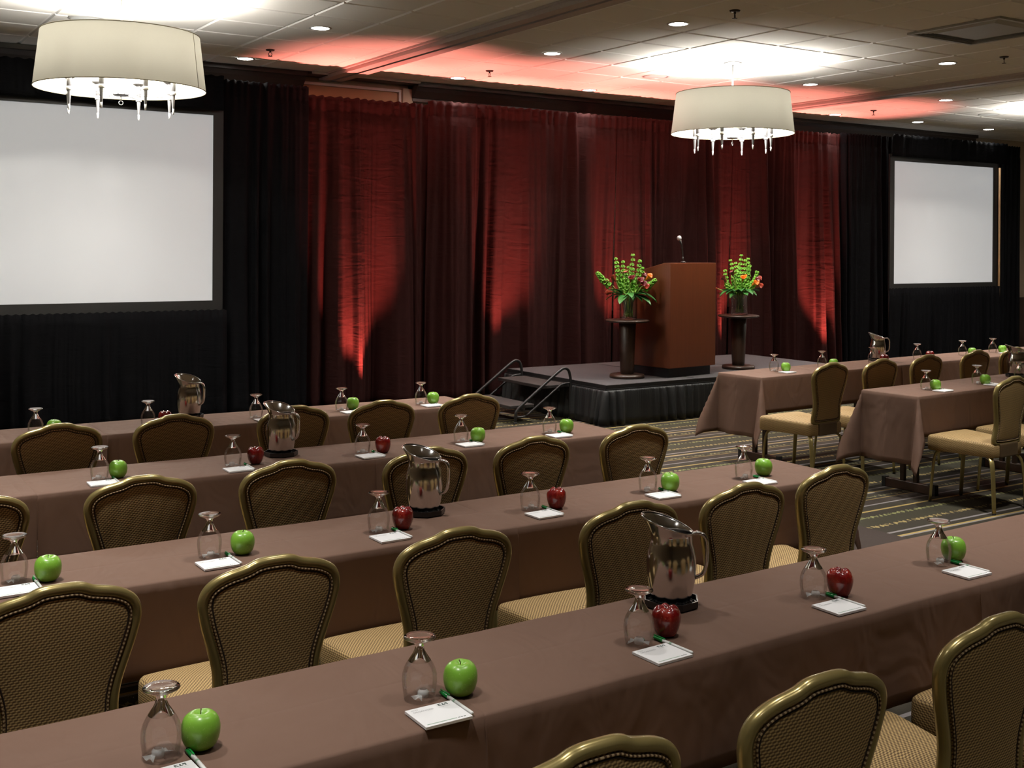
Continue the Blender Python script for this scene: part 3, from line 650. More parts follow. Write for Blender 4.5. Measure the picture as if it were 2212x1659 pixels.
# ------------------------------------------------------------------ vases and bouquets
def tubepts(a, b, bend, n=8):
    a, b = Vector(a), Vector(b); o = []
    for i in range(n+1):
        k = i/n; o.append(a.lerp(b, k)+Vector(bend)*math.sin(PI*k))
    return o
def vase_and_bouquet(x, y, z, seed, lv, lb, spikes, callas, leaves):
    t = thing('glass_vase', lv, 'vase', (x, y, z), 0, 'glass cylinder vases')
    m = MB(); m.lathe([(0,.002),(.088,.002),(.094,.006),(.095,.22),(.096,.232),(.093,.232),(.091,.016),(0,.014)], 40); m.build('body', M['thin'], t)
    m = MB(); m.lathe([(0,.015),(.08,.015),(.09,.02),(.088,.028),(0,.026)], 32); m.build('base', M['glass'], t)
    rr = random.Random(seed)
    # camera-facing axes are not needed: everything is laid out around the vase; u is along the curtain wall
    t = thing('bouquet', lb, 'flowers', (x, y, z), -.68, 'bouquets on the pedestals')
    ends = []
    for (dx, dy, h, lean, r0) in spikes:      # bells of Ireland
        a = Vector((rr.uniform(-.06,.06), rr.uniform(-.05,.05), .03)); b = Vector((dx, dy, h))
        mid = Vector((dx*.3, dy*.3, .25))
        pts = smooth([a, mid, a.lerp(b, .62)+Vector((dx*.16, dy*.1, lean)), b], 10)
        m = MB(); m.tube(pts, circ(.0045, 6)); sp = m.build('bell_spike', M['bells'], t)
        m = MB(); n = len(pts); L = 0
        start = int(n*r0)
        for i in range(start, n, 2):
            p = pts[i]; d = (pts[min(i+1, n-1)]-pts[i-1]).normalized(); k = (i-start)/max(1, n-1-start)
            s = Vector((0,0,1)).cross(d); s = s.normalized() if s.length > .05 else Vector((1,0,0)); w = d.cross(s)
            for q in range(5):
                a2 = q*2*PI/5+i*.9; dirv = (s*math.cos(a2)+w*math.sin(a2)+d*.35).normalized(); sz = (.0245-.013*k)*rr.uniform(.85, 1.15)
                Mx = dirv.to_track_quat('Z', 'Y').to_matrix().to_4x4()
                base = p+dirv*.004
                prof = [(sz*.25, 0), (sz*.75, sz*.7), (sz*1.15, sz*1.25), (sz*.9, sz*1.2), (sz*.2, sz*.5)]
                rg = m.lathe(prof, 7)
                for ring in rg:
                    for v in ring: v.co = Mx @ v.co + base
        m.build('bells', M['bells'], sp)
    for (dx, dy, h, ang, mt) in callas:       # calla lilies
        a = Vector((rr.uniform(-.05,.05), rr.uniform(-.05,.05), .03)); b = Vector((dx, dy, h))
        pts = smooth([a, Vector((dx*.35, dy*.35, .22)), b], 8)
        m = MB(); m.tube(pts, circ(.005, 6)); st = m.build('calla_lily', M['stem'], t)
        d = (Vector((dx, dy, .05)).normalized()*math.sin(ang)+Vector((0,0,1))*math.cos(ang)).normalized()
        Mx = d.to_track_quat('Z', 'Y').to_matrix().to_4x4()
        m = MB()
        def fn(r, z, a2):
            o = max(0, math.cos(a2)); rr2 = r*(1+.25*o)
            return (rr2*math.cos(a2), rr2*math.sin(a2), z+.028*o**3*(r/.028))
        rg = m.lathe([(.005,0),(.010,.018),(.016,.04),(.024,.058),(.032,.064)], 14, fn=fn)
        for ring in rg:
            for v in ring: v.co = Mx @ v.co + b
        m.build('petal', M[mt], st, mods=(('SOLIDIFY', dict(thickness=.0015)),))
        m = MB(); m.tube([b+d*.012, b+d*.05], circ(.0035, 6)); m.build('spadix', M['calla_orange'], st)
    for (dx, dy, h, tx, ln) in leaves:
        d = Vector((dx, dy, tx)).normalized(); s = d.cross(Vector((0,0,1))).normalized(); up = s.cross(d)
        p0 = Vector((dx*.08, dy*.08, h)); m = MB(); wd = ln*.26
        def lf(u, v):
            k = u; w = wd*math.sin(PI*min(1, k**.8))**.8*(1 if k < 1 else 0)
            return p0+d*(ln*k)+s*(w*v)+up*(.18*ln*math.sin(PI*k)*.5-.25*ln*k*k+.12*wd*v*v*2)
        m.grid(lf, [i/9 for i in range(10)], [-1,-.5,0,.5,1]); m.tube([Vector((dx*.03, dy*.03, .05)), Vector((dx*.05, dy*.05, h*.7)), p0+d*ln*.1], circ(.003, 5))
        m.build('leaf', M['leaf'], t, mods=(('SOLIDIFY', dict(thickness=.001)),), recalc=False)
    for k in range(16):
        a = 2*PI*k/16+.2; m = MB(); m.tube(smooth([(.045*math.cos(a), .045*math.sin(a), .03), (.03*math.cos(a+1.2), .03*math.sin(a+1.2), .14), (.06*math.cos(a+.5), .06*math.sin(a+.5), .30)], 5), circ(.0045, 6)); m.build('stem', M['stem'], t)
# u runs to the right seen from the seats, v towards the curtain
vase_and_bouquet(7.62, 9.46, PZ, 3, 'clear glass vase on the pedestal at the stage corner', 'green bell spikes with burgundy and orange callas beside the lectern, on the stage corner pedestal',
  [(-.33,.02,.49,.10,.52),(-.14,.03,.66,.03,.45),(-.06,-.02,.63,0,.42),(.045,.03,.68,0,.40),(.12,-.02,.64,0,.42),(.15,.05,.56,0,.45),(.28,-.04,.42,.08,.6),(.0,.08,.57,0,.45),(-.03,-.08,.50,0,.5)],
  [(-.13,-.05,.40,.9,'calla_red'),(-.17,.02,.36,1.3,'calla_dark'),(-.16,-.03,.29,1.9,'calla_red'),(.02,-.10,.40,.9,'calla_dark'),(.09,-.09,.38,1.0,'calla_dark'),(.13,.0,.42,.8,'calla_dark'),(.18,-.03,.42,.9,'calla_orange'),(.13,-.07,.33,1.4,'calla_red'),(-.02,-.05,.45,.4,'calla_red'),(.11,-.10,.35,1.2,'calla_dark')],
  [(math.cos(a), math.sin(a), .24+.05*R.random(), R.uniform(-.3,.7), R.uniform(.12,.19)) for a in [i*.62 for i in range(20)]]+[(.9,-.2,.27,-.1,.24),(.8,-.5,.25,-.2,.22)])
vase_and_bouquet(9.30, 9.52, PZ, 9, 'clear glass vase full of stems on the far pedestal', 'green bell spikes with rust and burgundy callas on the far side of the lectern',
  [(-.17,.0,.52,0,.45),(-.10,.02,.62,0,.4),(-.05,-.04,.59,0,.4),(.02,.02,.68,0,.4),(.06,-.03,.62,0,.4),(.10,.03,.64,0,.4),(.12,-.02,.58,0,.42),(.20,0,.50,.05,.5),(0,.08,.55,0,.4),(-.02,-.09,.50,0,.45)],
  [(-.15,-.03,.38,.9,'calla_dark'),(-.08,-.09,.44,.5,'calla_dark'),(.02,-.12,.39,.9,'calla_orange'),(.15,-.05,.37,1.1,'calla_dark'),(.18,-.01,.38,1.0,'calla_red'),(.17,-.06,.32,1.5,'calla_red'),(-.25,-.02,.30,1.6,'calla_red'),(.13,-.08,.34,1.2,'calla_orange')],
  [(math.cos(a), math.sin(a), .24+.05*R.random(), R.uniform(-.3,.6), R.uniform(.13,.19)) for a in [i*.6+.2 for i in range(20)]])

# ------------------------------------------------------------------ chairs
def make_chair():
    t = thing('banquet_chair', '', 'chair')
    half = [(0,.932),(.034,.931),(.058,.926),(.078,.917),(.100,.911),(.130,.904),(.160,.892),(.186,.874),(.202,.849),(.2075,.82),(.204,.79),(.193,.745),(.176,.69),(.162,.64),(.156,.595),(.157,.555),(.163,.52),(.165,.492),(.157,.470),(.135,.459),(.08,.455),(0,.4545)]
    def yback(z, x): return -.218-.062*((z-.455)/.475)**1.25+.30*x*x
    ctr = [(x, z) for x, z in half]+[(-x, z) for x, z in reversed(half[1:-1])]
    ctr = [(p.x, p.z) for p in smooth([(x, 0, z) for x, z in ctr], 3, True)]
    def inset(d):
        n = len(ctr); o = []
        for i, (x, z) in enumerate(ctr):
            a, b = ctr[i-1], ctr[(i+1) % n]; tx, tz = b[0]-a[0], b[1]-a[1]; l = math.hypot(tx, tz); o.append((x-tz/l*-d*-1 if False else x+tz/l*-d*-1*-1, z))
        return o
    def ins(d):
        n = len(ctr); o = []
        for i, (x, z) in enumerate(ctr):
            a, b = ctr[i-1], ctr[(i+1) % n]; tx, tz = b[0]-a[0], b[1]-a[1]; l = math.hypot(tx, tz)
            o.append((x+tz/l*d, z-tx/l*d))          # contour runs clockwise seen from -Y
        return o
    # frame
    m = MB(); m.tube([(x, yback(z, x), z) for x, z in ins(.0135)], rsec(.028, .032, .0125), closed=True, up=(0,-1,.12)); m.build('back_frame', M['gold'], t)
    # cushion
    m = MB(); c0 = ins(.020)
    def ring(s, dy): return [m.bm.verts.new((x*s, yback(.70+(z-.70)*s, x*s)+dy, .70+(z-.70)*s)) for x, z in c0]
    prev = None; first = None
    for s, dy in ((.02,-.017),(.3,-.0168),(.6,-.016),(.85,-.014),(.93,-.012),(.97,-.009),(1.0,-.002),(1.0,.006),(.96,.022),(.85,.034),(.6,.042),(.3,.045),(.02,.046)):
        r = ring(s, dy)
        if prev:
            for i in range(len(r)): m.face([prev[i], prev[(i+1) % len(r)], r[(i+1) % len(r)], r[i]])
        else: first = r
        prev = r
    m.face(first); m.face(prev); bmesh.ops.recalc_face_normals(m.bm, faces=m.bm.faces); m.boxuv(); bk = m.build('backrest', M['fabric'], t)
    m = MB(); m.tube([(x, yback(z, x)-.0145, z) for x, z in ins(.0300)], circ(.0026, 6), closed=True); m.tube([(x, yback(z, x)-.0128, z) for x, z in ins(.0365)], circ(.0021, 6), closed=True, mi=1); m.build('piping', [M['welt'], M['crease']], bk)
    # seat
    m = MB(); pts = [(-.172,-.225),(-.188,-.1),(-.212,.08),(-.230,.20),(-.226,.236),(-.200,.250),(-.10,.256),(0,.258)]
    loop = pts+[(-x, y) for x, y in reversed(pts[:-1])]; loop = [(p.x, p.y) for p in smooth([(x, y, 0) for x, y in loop], 4)]+[(.09,-.232),(0,-.234),(-.09,-.232)]
    prev = None
    for s, z in ((.93,.374),(.985,.376),(1.0,.383),(1.004,.42),(1.0,.455),(.99,.465),(.965,.472),(.90,.477),(.7,.484),(.4,.488),(.05,.489)):
        r = [m.bm.verts.new((x*s, .01+(y-.01)*s, z+(.006*(y/.25) if z > .42 else 0))) for x, y in loop]
        if prev:
            for i in range(len(r)): m.face([prev[i], prev[(i+1) % len(r)], r[(i+1) % len(r)], r[i]])
        else: m.face(r)
        prev = r
    m.face(prev); bmesh.ops.recalc_face_normals(m.bm, faces=m.bm.faces); m.boxuv(); m.build('seat', M['fabric'], t)
    m = MB(); m.box(-.105, .105, -.243, -.205, .375, .47); m.build('back_support', M['support'], t, mods=(('BEVEL', dict(width=.008, segments=2)),))
    sec = rsec(.031, .019, .005)
    for sx in (-1, 1):
        for P in ([(.09,.10,.376),(.14,.165,.378),(.166,.202,.362),(.178,.219,.318),(.183,.230,.22),(.188,.246,.012)], [(.085,-.10,.376),(.135,-.165,.378),(.165,-.205,.362),(.181,-.225,.315),(.188,-.236,.22),(.192,-.246,.012)]):
            pts = smooth([(sx*x, y, z) for x, y, z in P], 5); m = MB()
            upv = (sx*.6, .8 if P[0][1] > 0 else -.8, .02)
            # keep the flat side facing outwards
            rings = []; n = len(pts)
            for i, p in enumerate(pts):
                tg = (pts[min(i+1, n-1)]-pts[max(i-1, 0)]).normalized(); side = tg.cross(Vector((sx*.62, (.78 if P[0][1] > 0 else -.78), .0)).cross(tg)).normalized()
                side = Vector((-.78 if P[0][1] > 0 else .78, sx*.62, 0)) if True else side
                side = (side-tg*side.dot(tg)).normalized(); nr = tg.cross(side)
                k = 1.0 if i < n*.5 else 1.0-.2*(i-n*.5)/(n*.5)
                rings.append([m.bm.verts.new(p+side*(a*k)+nr*b) for a, b in sec])
            for A, B in zip(rings, rings[1:]):
                for j in range(len(sec)): m.face([A[j], A[(j+1) % len(sec)], B[(j+1) % len(sec)], B[j]])
            m.face(rings[0]); m.face(list(reversed(rings[-1]))); lg = m.build('leg', M['gold'], t)
            m = MB(); m.lathe([(0,0),(.011,0),(.012,.004),(.010,.014),(0,.014)], 12, c=(pts[-1].x, pts[-1].y, 0)); m.build('foot_glide', M['rubber'], lg)
    index(t); return t
ORD = ['first','second','third','fourth','fifth','sixth']
ROW = {'L1':'row by the big screen','L2':'second row from the big screen','L3':'third row from the big screen','L4':'fourth row from the big screen','R1':'row across the aisle by the stage','R2':'second row across the aisle'}
CHAIRS = {'L1':[(1.135,5.72),(1.698,5.735),(2.339,5.73),(2.845,5.69),(3.401,5.666)],
 'L2':[(.55,4.28),(1.148,4.279),(1.734,4.291),(2.348,4.266),(2.895,4.259),(3.513,4.282)],
 'L3':[(.605,3.017),(1.159,2.983),(1.751,2.99),(2.441,2.99),(2.989,3.01),(3.543,3.07)],
 'L4':[(1.205,1.575),(1.785,1.576),(2.43,1.61),(3.03,1.63)],
 'R1':[(6.708,5.87),(7.286,5.875),(7.912,5.92),(8.648,5.98),(9.21,5.99)],'R2':[(7.085,4.61),(7.69,4.65)]}
def chairs():
    first = make_chair(); used = False
    for row, L in CHAIRS.items():
        n = len(L)
        for i, (x, y) in enumerate(L):
            if row[0] == 'L': k = n-1-i
            else: k = i
            if row == 'L4':
                lb = ['tan woven chair at the bottom edge, only its gold top rail in view','tan woven chair at the bottom, whole back top in view, fourth row','tan woven chair cut by the photo edge, fourth row','tan woven chair farthest along the fourth row, mostly hidden by another chair'][i]
            else: lb = 'gold framed tan woven chair, %s from the aisle, %s' % (ORD[k], ROW[row])
            rz = (.045 if row[0] == 'R' else 0)+R.uniform(-.02, .02)
            loc = (x+.27*-math.sin(rz)*1, y+.277, 0)
            g = 'banquet chairs behind the table rows'
            if not used: first.location = loc; first.rotation_euler = (0,0,rz); first['label'] = lb; first['group'] = g; used = True
            else: dup(first, loc, rz, lb, g)
chairs()

# ------------------------------------------------------------------ tables and cloths
TT = .742
def cloth(L, D, T, drop, eL, eR, seed, fl=1.0):
    m = MB(); rr = random.Random(seed); ph = [rr.uniform(0, 6) for _ in range(8)]
    def axis(h, a, b):
        s = []
        if a > 0: s += [-h-a*(1-k/max(3, int(a/.035))) for k in range(max(3, int(a/.035)))]
        s += [-h-.012, -h-.006] if a > .03 else []
        n = int(2*h/.045); s += [-h+2*h*k/n for k in range(n+1)]
        s += [h+.006, h+.012] if b > .03 else []
        if b > 0: s += [h+b*(k+1)/max(3, int(b/.035)) for k in range(max(3, int(b/.035)))]
        return sorted(set(round(q, 5) for q in s))
    def F(s, t):
        ax = max(abs(s)-L/2, 0); by = max(abs(t)-D/2, 0); sx = 1 if s > 0 else -1; sy = 1 if t > 0 else -1
        cx = max(-L/2, min(L/2, s)); cy = max(-D/2, min(D/2, t)); rho = math.hypot(ax, by)
        zz = .0012*noise.noise(Vector((s*3+seed, t*3, 0)))
        if rho == 0: return (s, t, T+zz)
        ux, uy = ax/rho, by/rho; k = 2*ux*uy
        r = .012
        if rho < r*1.57: o = r*math.sin(rho/r); dz = r*(1-math.cos(rho/r))
        else:
            q = rho-r*1.57; kk = .055*(1 if by < ax else .4)+.33*k*fl
            rip = math.sin(s*7.1+ph[0])*.5+math.sin(s*15.3+ph[1])*.3+math.sin(s*3.1+ph[2])*.5 if by >= ax else math.sin(t*16+ph[3])*.7+math.sin(t*31+ph[4])*.3
            o = r+kk*q+rip*(.008 if by >= ax else .016)*q/.3*(1-k); dz = r+math.sqrt(max(0, 1-kk*kk))*q
        z = max(T-dz, .012)
        nz = .004*noise.noise(Vector((s*5, seed, t*2))) if by > ax else 0
        return (cx+sx*ux*o, cy+sy*uy*(o+nz), z+zz)
    m.grid(F, axis(L/2, eL, eR), axis(D/2, drop, drop))
    return m
def table(L, D):
    t = thing('folding_table', '', 'table')
    m = MB(); m.box(-L/2, L/2, -D/2, D/2, TT-.030, TT-.004); m.build('tabletop', M['table_wood'], t)
    for sx in (-1, 1):
        x = sx*(L/2-.24)
        m = MB(); m.box(x-.02, x+.02, -.20, .20, 0, .07); ft = m.build('foot_bar', M['table_wood'], t, mods=(('BEVEL', dict(width=.006, segments=2)),))
        m = MB(); m.box(x-.023, x+.023, -.225, -.195, 0, .074); m.build('end_cap', M['rubber'], ft)
        m = MB(); m.box(x-.023, x+.023, .195, .225, 0, .074); m.build('end_cap', M['rubber'], ft)
        for y in (-.055, .055):
            m = MB(); m.box(x-.016, x+.016, y-.016, y+.016, .06, TT-.03); m.build('leg', M['table_wood'], t)
    index(t); return t
ROWS = {'L1':dict(y=6.665, x=3.92, rot=-.004, tb=[(-.905,1.525),(1.535,3.92)], end=1),
 'L2':dict(y=5.265, x=4.03, rot=-.008, tb=[(-.64,.915),(.922,2.475),(2.482,4.03)], end=1),
 'L3':dict(y=3.785, x=4.16, rot=0, tb=[(-1.33,.497),(.503,2.327),(2.333,4.16)], end=1),
 'L4':dict(y=2.405, x=2.0, rot=.012, tb=[(-.495,1.332),(1.338,3.163),(3.169,4.99)], end=1),
 'R1':dict(y=6.835, x=6.7, rot=.045, tb=[(6.69,8.52),(8.528,10.355),(10.363,12.19)], end=-1),
 'R2':dict(y=5.425, x=6.8, rot=.055, tb=[(6.81,8.635),(8.643,10.47)], end=-1)}
def yrow(row, x): r = ROWS[row]; return r['y']+math.tan(r['rot'])*(x-r['x'])
def tables():
    D = .465; seed = 0
    for row, r in ROWS.items():
        tb = r['tb']
        for i, (a, b) in enumerate(tb):
            seed += 1; L = b-a; cx = (a+b)/2; cy = yrow(row, cx); k = (len(tb)-1-i) if r['end'] > 0 else i
            nm = '%s from the aisle, %s' % (ORD[k], ROW[row])
            t = table(L-.01, D-.01); t.location = (cx, cy, 0); t.rotation_euler = (0,0,r['rot'])
            tag(t, 'folding table under brown cloth, '+nm, 'table', 'narrow folding tables')
            endL = .50 if (r['end'] < 0 and i == 0) else .02; endR = .30 if (r['end'] > 0 and i == len(tb)-1) else .02
            o = cloth(L, D, TT, .30, endL, endR, seed, 1.0 if r['end'] < 0 else .35).build('tablecloth', M['cloth'], recalc=False, mods=(('SOLIDIFY', dict(thickness=.0012, offset=-1)),))
            o.location = (cx, cy, 0); o.rotation_euler = (0,0,r['rot'])
            tag(o, 'brown tablecloth, '+nm, 'tablecloth', 'brown tablecloths')
tables()

# ------------------------------------------------------------------ table settings
ZT = TT+.002
def make_goblet():
    t = thing('water_goblet', '', 'glass')
    m = MB(); outer = [(.0355,.0005),(.0375,.015),(.040,.032),(.0408,.045),(.0398,.058),(.0365,.070),(.0315,.080),(.0262,.0885)]
    m.lathe(outer, 40); m.lathe([(.0345,.0005),(.0355,.0005)], 40); m.build('bowl', M['thin'], t)
    m = MB(); m.lathe([(.0262,.0880),(.0215,.0955),(.0165,.103),(.0130,.110),(.0112,.116),(.0100,.121),(.0108,.125),(.0140,.1285),(.0150,.130)], 36)
    m.lathe([(.0255,.0880),(.018,.090),(.009,.0925),(0,.0935)], 36); m.build('stem', M['glass'], t)
    m = MB(); m.lathe([(0,.1295),(.0148,.1295),(.024,.1335),(.034,.1385),(.0372,.1405),(.0375,.1425),(.036,.144),(.024,.1425),(.010,.1415),(0,.1412)], 40); m.build('foot', M['glass'], t)
    index(t); return t
def make_mint():
    t = thing('mint_candy', '', 'candy')
    m = MB(); m.lathe([(0,.004),(.007,.004),(.0105,.007),(.0115,.011),(.0105,.015),(.007,.018),(0,.0185)], 28, fn=lambda r, z, a: (r*(1+.05*math.cos(9*a)), r*(1+.05*math.sin(9*a+PI/2)), z)); m.build('mint', M['mint'], t)
    m = MB(); rr = random.Random(4)
    for s in (-1, 1):
        def F(u, v):
            w = .004+.012*u; return (s*(.010+.017*u), (v-.5)*2*w, .009-.004*u+.003*math.sin(v*9+s)*u+.0015)
        m.grid(F, [i/5 for i in range(6)], [i/8 for i in range(9)])
    m.lathe([(.012,.003),(.0135,.010),(.0125,.0165),(.008,.0205)], 18); m.build('wrapper', M['wrap'], t, recalc=False)
    index(t); return t
def make_apple(kind):
    t = thing(kind+'_apple', '', 'apple'); m = MB(); red = kind == 'red'
    if red: pr = [(0,.010),(.008,.006),(.015,.001),(.0205,.0),(.028,.006),(.034,.019),(.0385,.036),(.0395,.050),(.0365,.064),(.029,.0735),(.020,.0775),(.012,.0765),(.006,.0715),(0,.0675)]
    else: pr = [(0,.007),(.008,.004),(.015,.0005),(.022,.0008),(.031,.008),(.0375,.021),(.0402,.037),(.0390,.052),(.0335,.065),(.025,.0725),(.017,.0745),(.010,.0725),(.005,.069),(0,.067)]
    pr = [(p.x, p.z) for p in smooth([(a, 0, b) for a, b in pr], 2)]; pr[0] = (0, pr[0][1]); pr[-1] = (0, pr[-1][1])
    def fn(r, z, a):
        k = z/.077; lob = (.045 if red else .010)*math.cos(5*a+.4)*((1-k)**2+.55*k**6 if red else (1-k)**1.5+.3*k**6)
        q = r*(1+lob+.02*math.cos(a+1)); return (q*math.cos(a), q*math.sin(a), z+(.0028 if red else .0005)*math.cos(5*a+.4)*max(0, k-.75)*4*(r/.02 if r < .02 else 1)+.04*r*math.cos(a+2)*k)
    m.lathe(pr, 40, fn=fn); m.build('fruit', M[kind+'_apple'], t)
    m = MB(); m.tube([(0,0,.066),(.001,0,.073),(.0035,.001,.080)], circ(.0013, 6), scale=[1,.9,1.3]); m.build('stalk', M['apple_stem'], t)
    index(t); return t
def text_into(m, s, size, x, y, z, mi):
    cu = bpy.data.curves.new('txt', 'FONT'); cu.body = s; cu.size = size; cu.resolution_u = 2
    o = bpy.data.objects.new('txt', cu); C.objects.link(o); bpy.context.view_layer.update()
    me = o.evaluated_get(bpy.context.evaluated_depsgraph_get()).to_mesh()
    vs = [m.bm.verts.new((v.co.x+x, v.co.y+y, z)) for v in me.vertices]
    for p in me.polygons: m.face([vs[i] for i in p.vertices], mi)
    o.to_mesh_clear(); bpy.data.objects.remove(o); bpy.data.curves.remove(cu)
def make_pad():
    m = MB(); w, d, h = .0585, .051, .006
    m.box(-w, w, -d, d, 0, h)
    text_into(m, 'STAY', .0075, -.048, .038, h+.0002, 1); text_into(m, 'ORGANIZED', .0088, -.048, .027, h+.0002, 1)
    for (x, y, a, b) in ((.020,.036,.003,.010),(.020,.036,.008,.003),(.020,.043,.008,.003),(.031,.036,.003,.010),(.029,.036,.008,.003),(.037,.040,.004,.006),(.041,.036,.003,.010)): m.box(x, x+a, y, y+b, h, h+.0002, 2)
    text_into(m, 'meetings & events', .0040, .016, .029, h+.0002, 1)
    m.box(-.050, .024, -.042, -.0395, h, h+.0002, 3)
    for x in (.027, .034, .041): m.box(x, x+.005, -.042, -.0395, h, h+.0002, 2)
    o = m.build('notepad', [M['paper'], M['ink'], M['ink_dark'], M['ink_green']], recalc=False); return o
def make_pen():
    t = thing('ballpoint_pen', '', 'pen'); m = MB(); r = .0046   # along +Y, cap at +Y
    m.tube([(0,-.072,r),(0,-.069,r),(0,.040,r)], circ(r, 12), scale=[.75,.95,1]); b = m.build('barrel', M['pen_white'], t)
    m = MB(); m.tube([(0,.004,r),(0,.012,r)], circ(r*1.02, 12)); m.build('mark', M['ink_green'], b)
    m = MB(); m.tube([(0,.038,r*1.05),(0,.070,r*1.05),(0,.0745,r*1.05)], circ(r*1.12, 12), scale=[1,1,.7]); c = m.build('cap', M['pen_green'], t)
    m = MB(); m.box(-.0018, .0018, .032, .073, r*2.25, r*2.6); m.build('clip', M['pen_green'], c)
    index(t); return t
# goblet x, apple x-offset, apple colour, goblet y
SET = {'L4':[(.662,2.325,.081,'green',0),(1.252,2.312,.093,'green',-.03),(1.915,2.324,.104,'red',.01),(2.617,2.358,.083,'red',-.03),(3.25,2.387,.082,'green',.002)],
 'L3':[(.62,3.775,.092,'green',-.04),(1.222,3.737,.108,'green',-.02),(1.854,3.744,.094,'red',-.01),(2.524,3.746,.104,'red',-.035),(3.144,3.762,.087,'green',-.045),(3.693,3.745,.13,'green',.004)],
 'L2':[(1.209,5.222,.08,'green',0),(1.816,5.216,.111,'red',0),(2.485,5.206,.095,'red',-.04),(3.076,5.231,.08,'green',-.04),(3.647,5.223,.095,'green',-.03)],
 'L1':[(1.193,6.62,.095,'green',-.01),(1.80,6.62,.095,'red',-.01),(2.435,6.585,.09,None,0),(3.008,6.612,.087,'green',.02),(3.583,6.620,.082,'green',-.02)],
 'R1':[(7.135,6.885,.07,'green',-.07),(7.75,6.905,.07,'green',-.07),(8.46,6.94,.07,'red',-.08),(9.14,6.97,.06,'red',-.1),(9.87,6.995,.055,'green',-.07),(10.40,7.02,.06,'green',-.07)],
 'R2':[(7.188,5.402,.065,'green',-.035),(7.86,5.44,.04,'green',-.045),(8.447,5.459,.06,'green',-.05)]}
def settings():
    gob, mint, ap, pad, pen = make_goblet(), make_mint(), {k: make_apple(k) for k in ('green','red')}, make_pad(), make_pen()
    used = set()
    def place(o, key, loc, rz, lb, grp, cat=None):
        if key in used: c = dup(o, loc, rz, lb, grp)
        else: used.add(key); c = o; o.location = loc; o.rotation_euler = (0,0,rz); tag(o, lb, cat or o['category'], grp)
        return c
    for row, L in SET.items():
        n = len(L); rot = ROWS[row]['rot']
        for i, (x, y, dx, col, dy) in enumerate(L):
            k = n-1-i if row[0] == 'L' else i
            if row == 'L4': where = ['fourth row, at the photo corner','fourth row, second place in','fourth row, by the steel pitcher','fourth row, just past the pitcher place','fourth row, farthest place in view'][i]
            else: where = '%s place from the aisle, %s' % (ORD[k], ROW[row])
            far = row[0] == 'R'
            place(gob, 'g', (x, y, ZT), R.uniform(0, 6), 'upturned goblet, '+where, 'upturned water goblets')
            # what the photo never shows is left out
            if not far and not (row == 'L1' and i < 2):
                place(mint, 'm', (x+R.uniform(-.010,.008), y+R.uniform(-.012,-.002), ZT), R.uniform(-1,1), 'wrapped mint under goblet, '+where, 'wrapped green striped mints')
            elif far and i in (0,) or row == 'R2':
                place(mint, 'm', (x+R.uniform(-.006,.006), y-.006, ZT), R.uniform(-1,1), 'wrapped mint under goblet, '+where, 'wrapped green striped mints')
            if col: place(ap[col], col, (x+dx, y+dy, ZT), R.uniform(0,6), '%s apple, %s' % (col, where), col+' apples beside the goblets')
            if row == 'L1' and i < 2: continue
            px, py, pr = {'L4':(-.012,-.113,0),'L3':(-.01,-.112,0),'L2':(-.012,-.11,0),'L1':(.02,-.11,0),'R1':(.02,-.135,.045),'R2':(.045,-.115,.055)}[row]
            if row == 'L4': px, py = [(-.012,-.113),(-.012,-.113),(-.005,-.101),(-.02,-.115),(-.02,-.12)][i]
            rz = rot+pr*.2+R.uniform(-.04,.04); cxp, cyp = x+.058+px-.04+.0, y+py
            cxp = x+px+.0
            place(pad, 'p', (cxp, cyp, ZT), rz, 'white printed notepad, '+where, 'white notepads', 'notepad')
            if row != 'R1':
                place(pen, 'n', (cxp+.0655, cyp+.034, ZT), rz+R.uniform(-.03,.03), 'white pen with green cap, '+where, 'green capped pens')
settings()
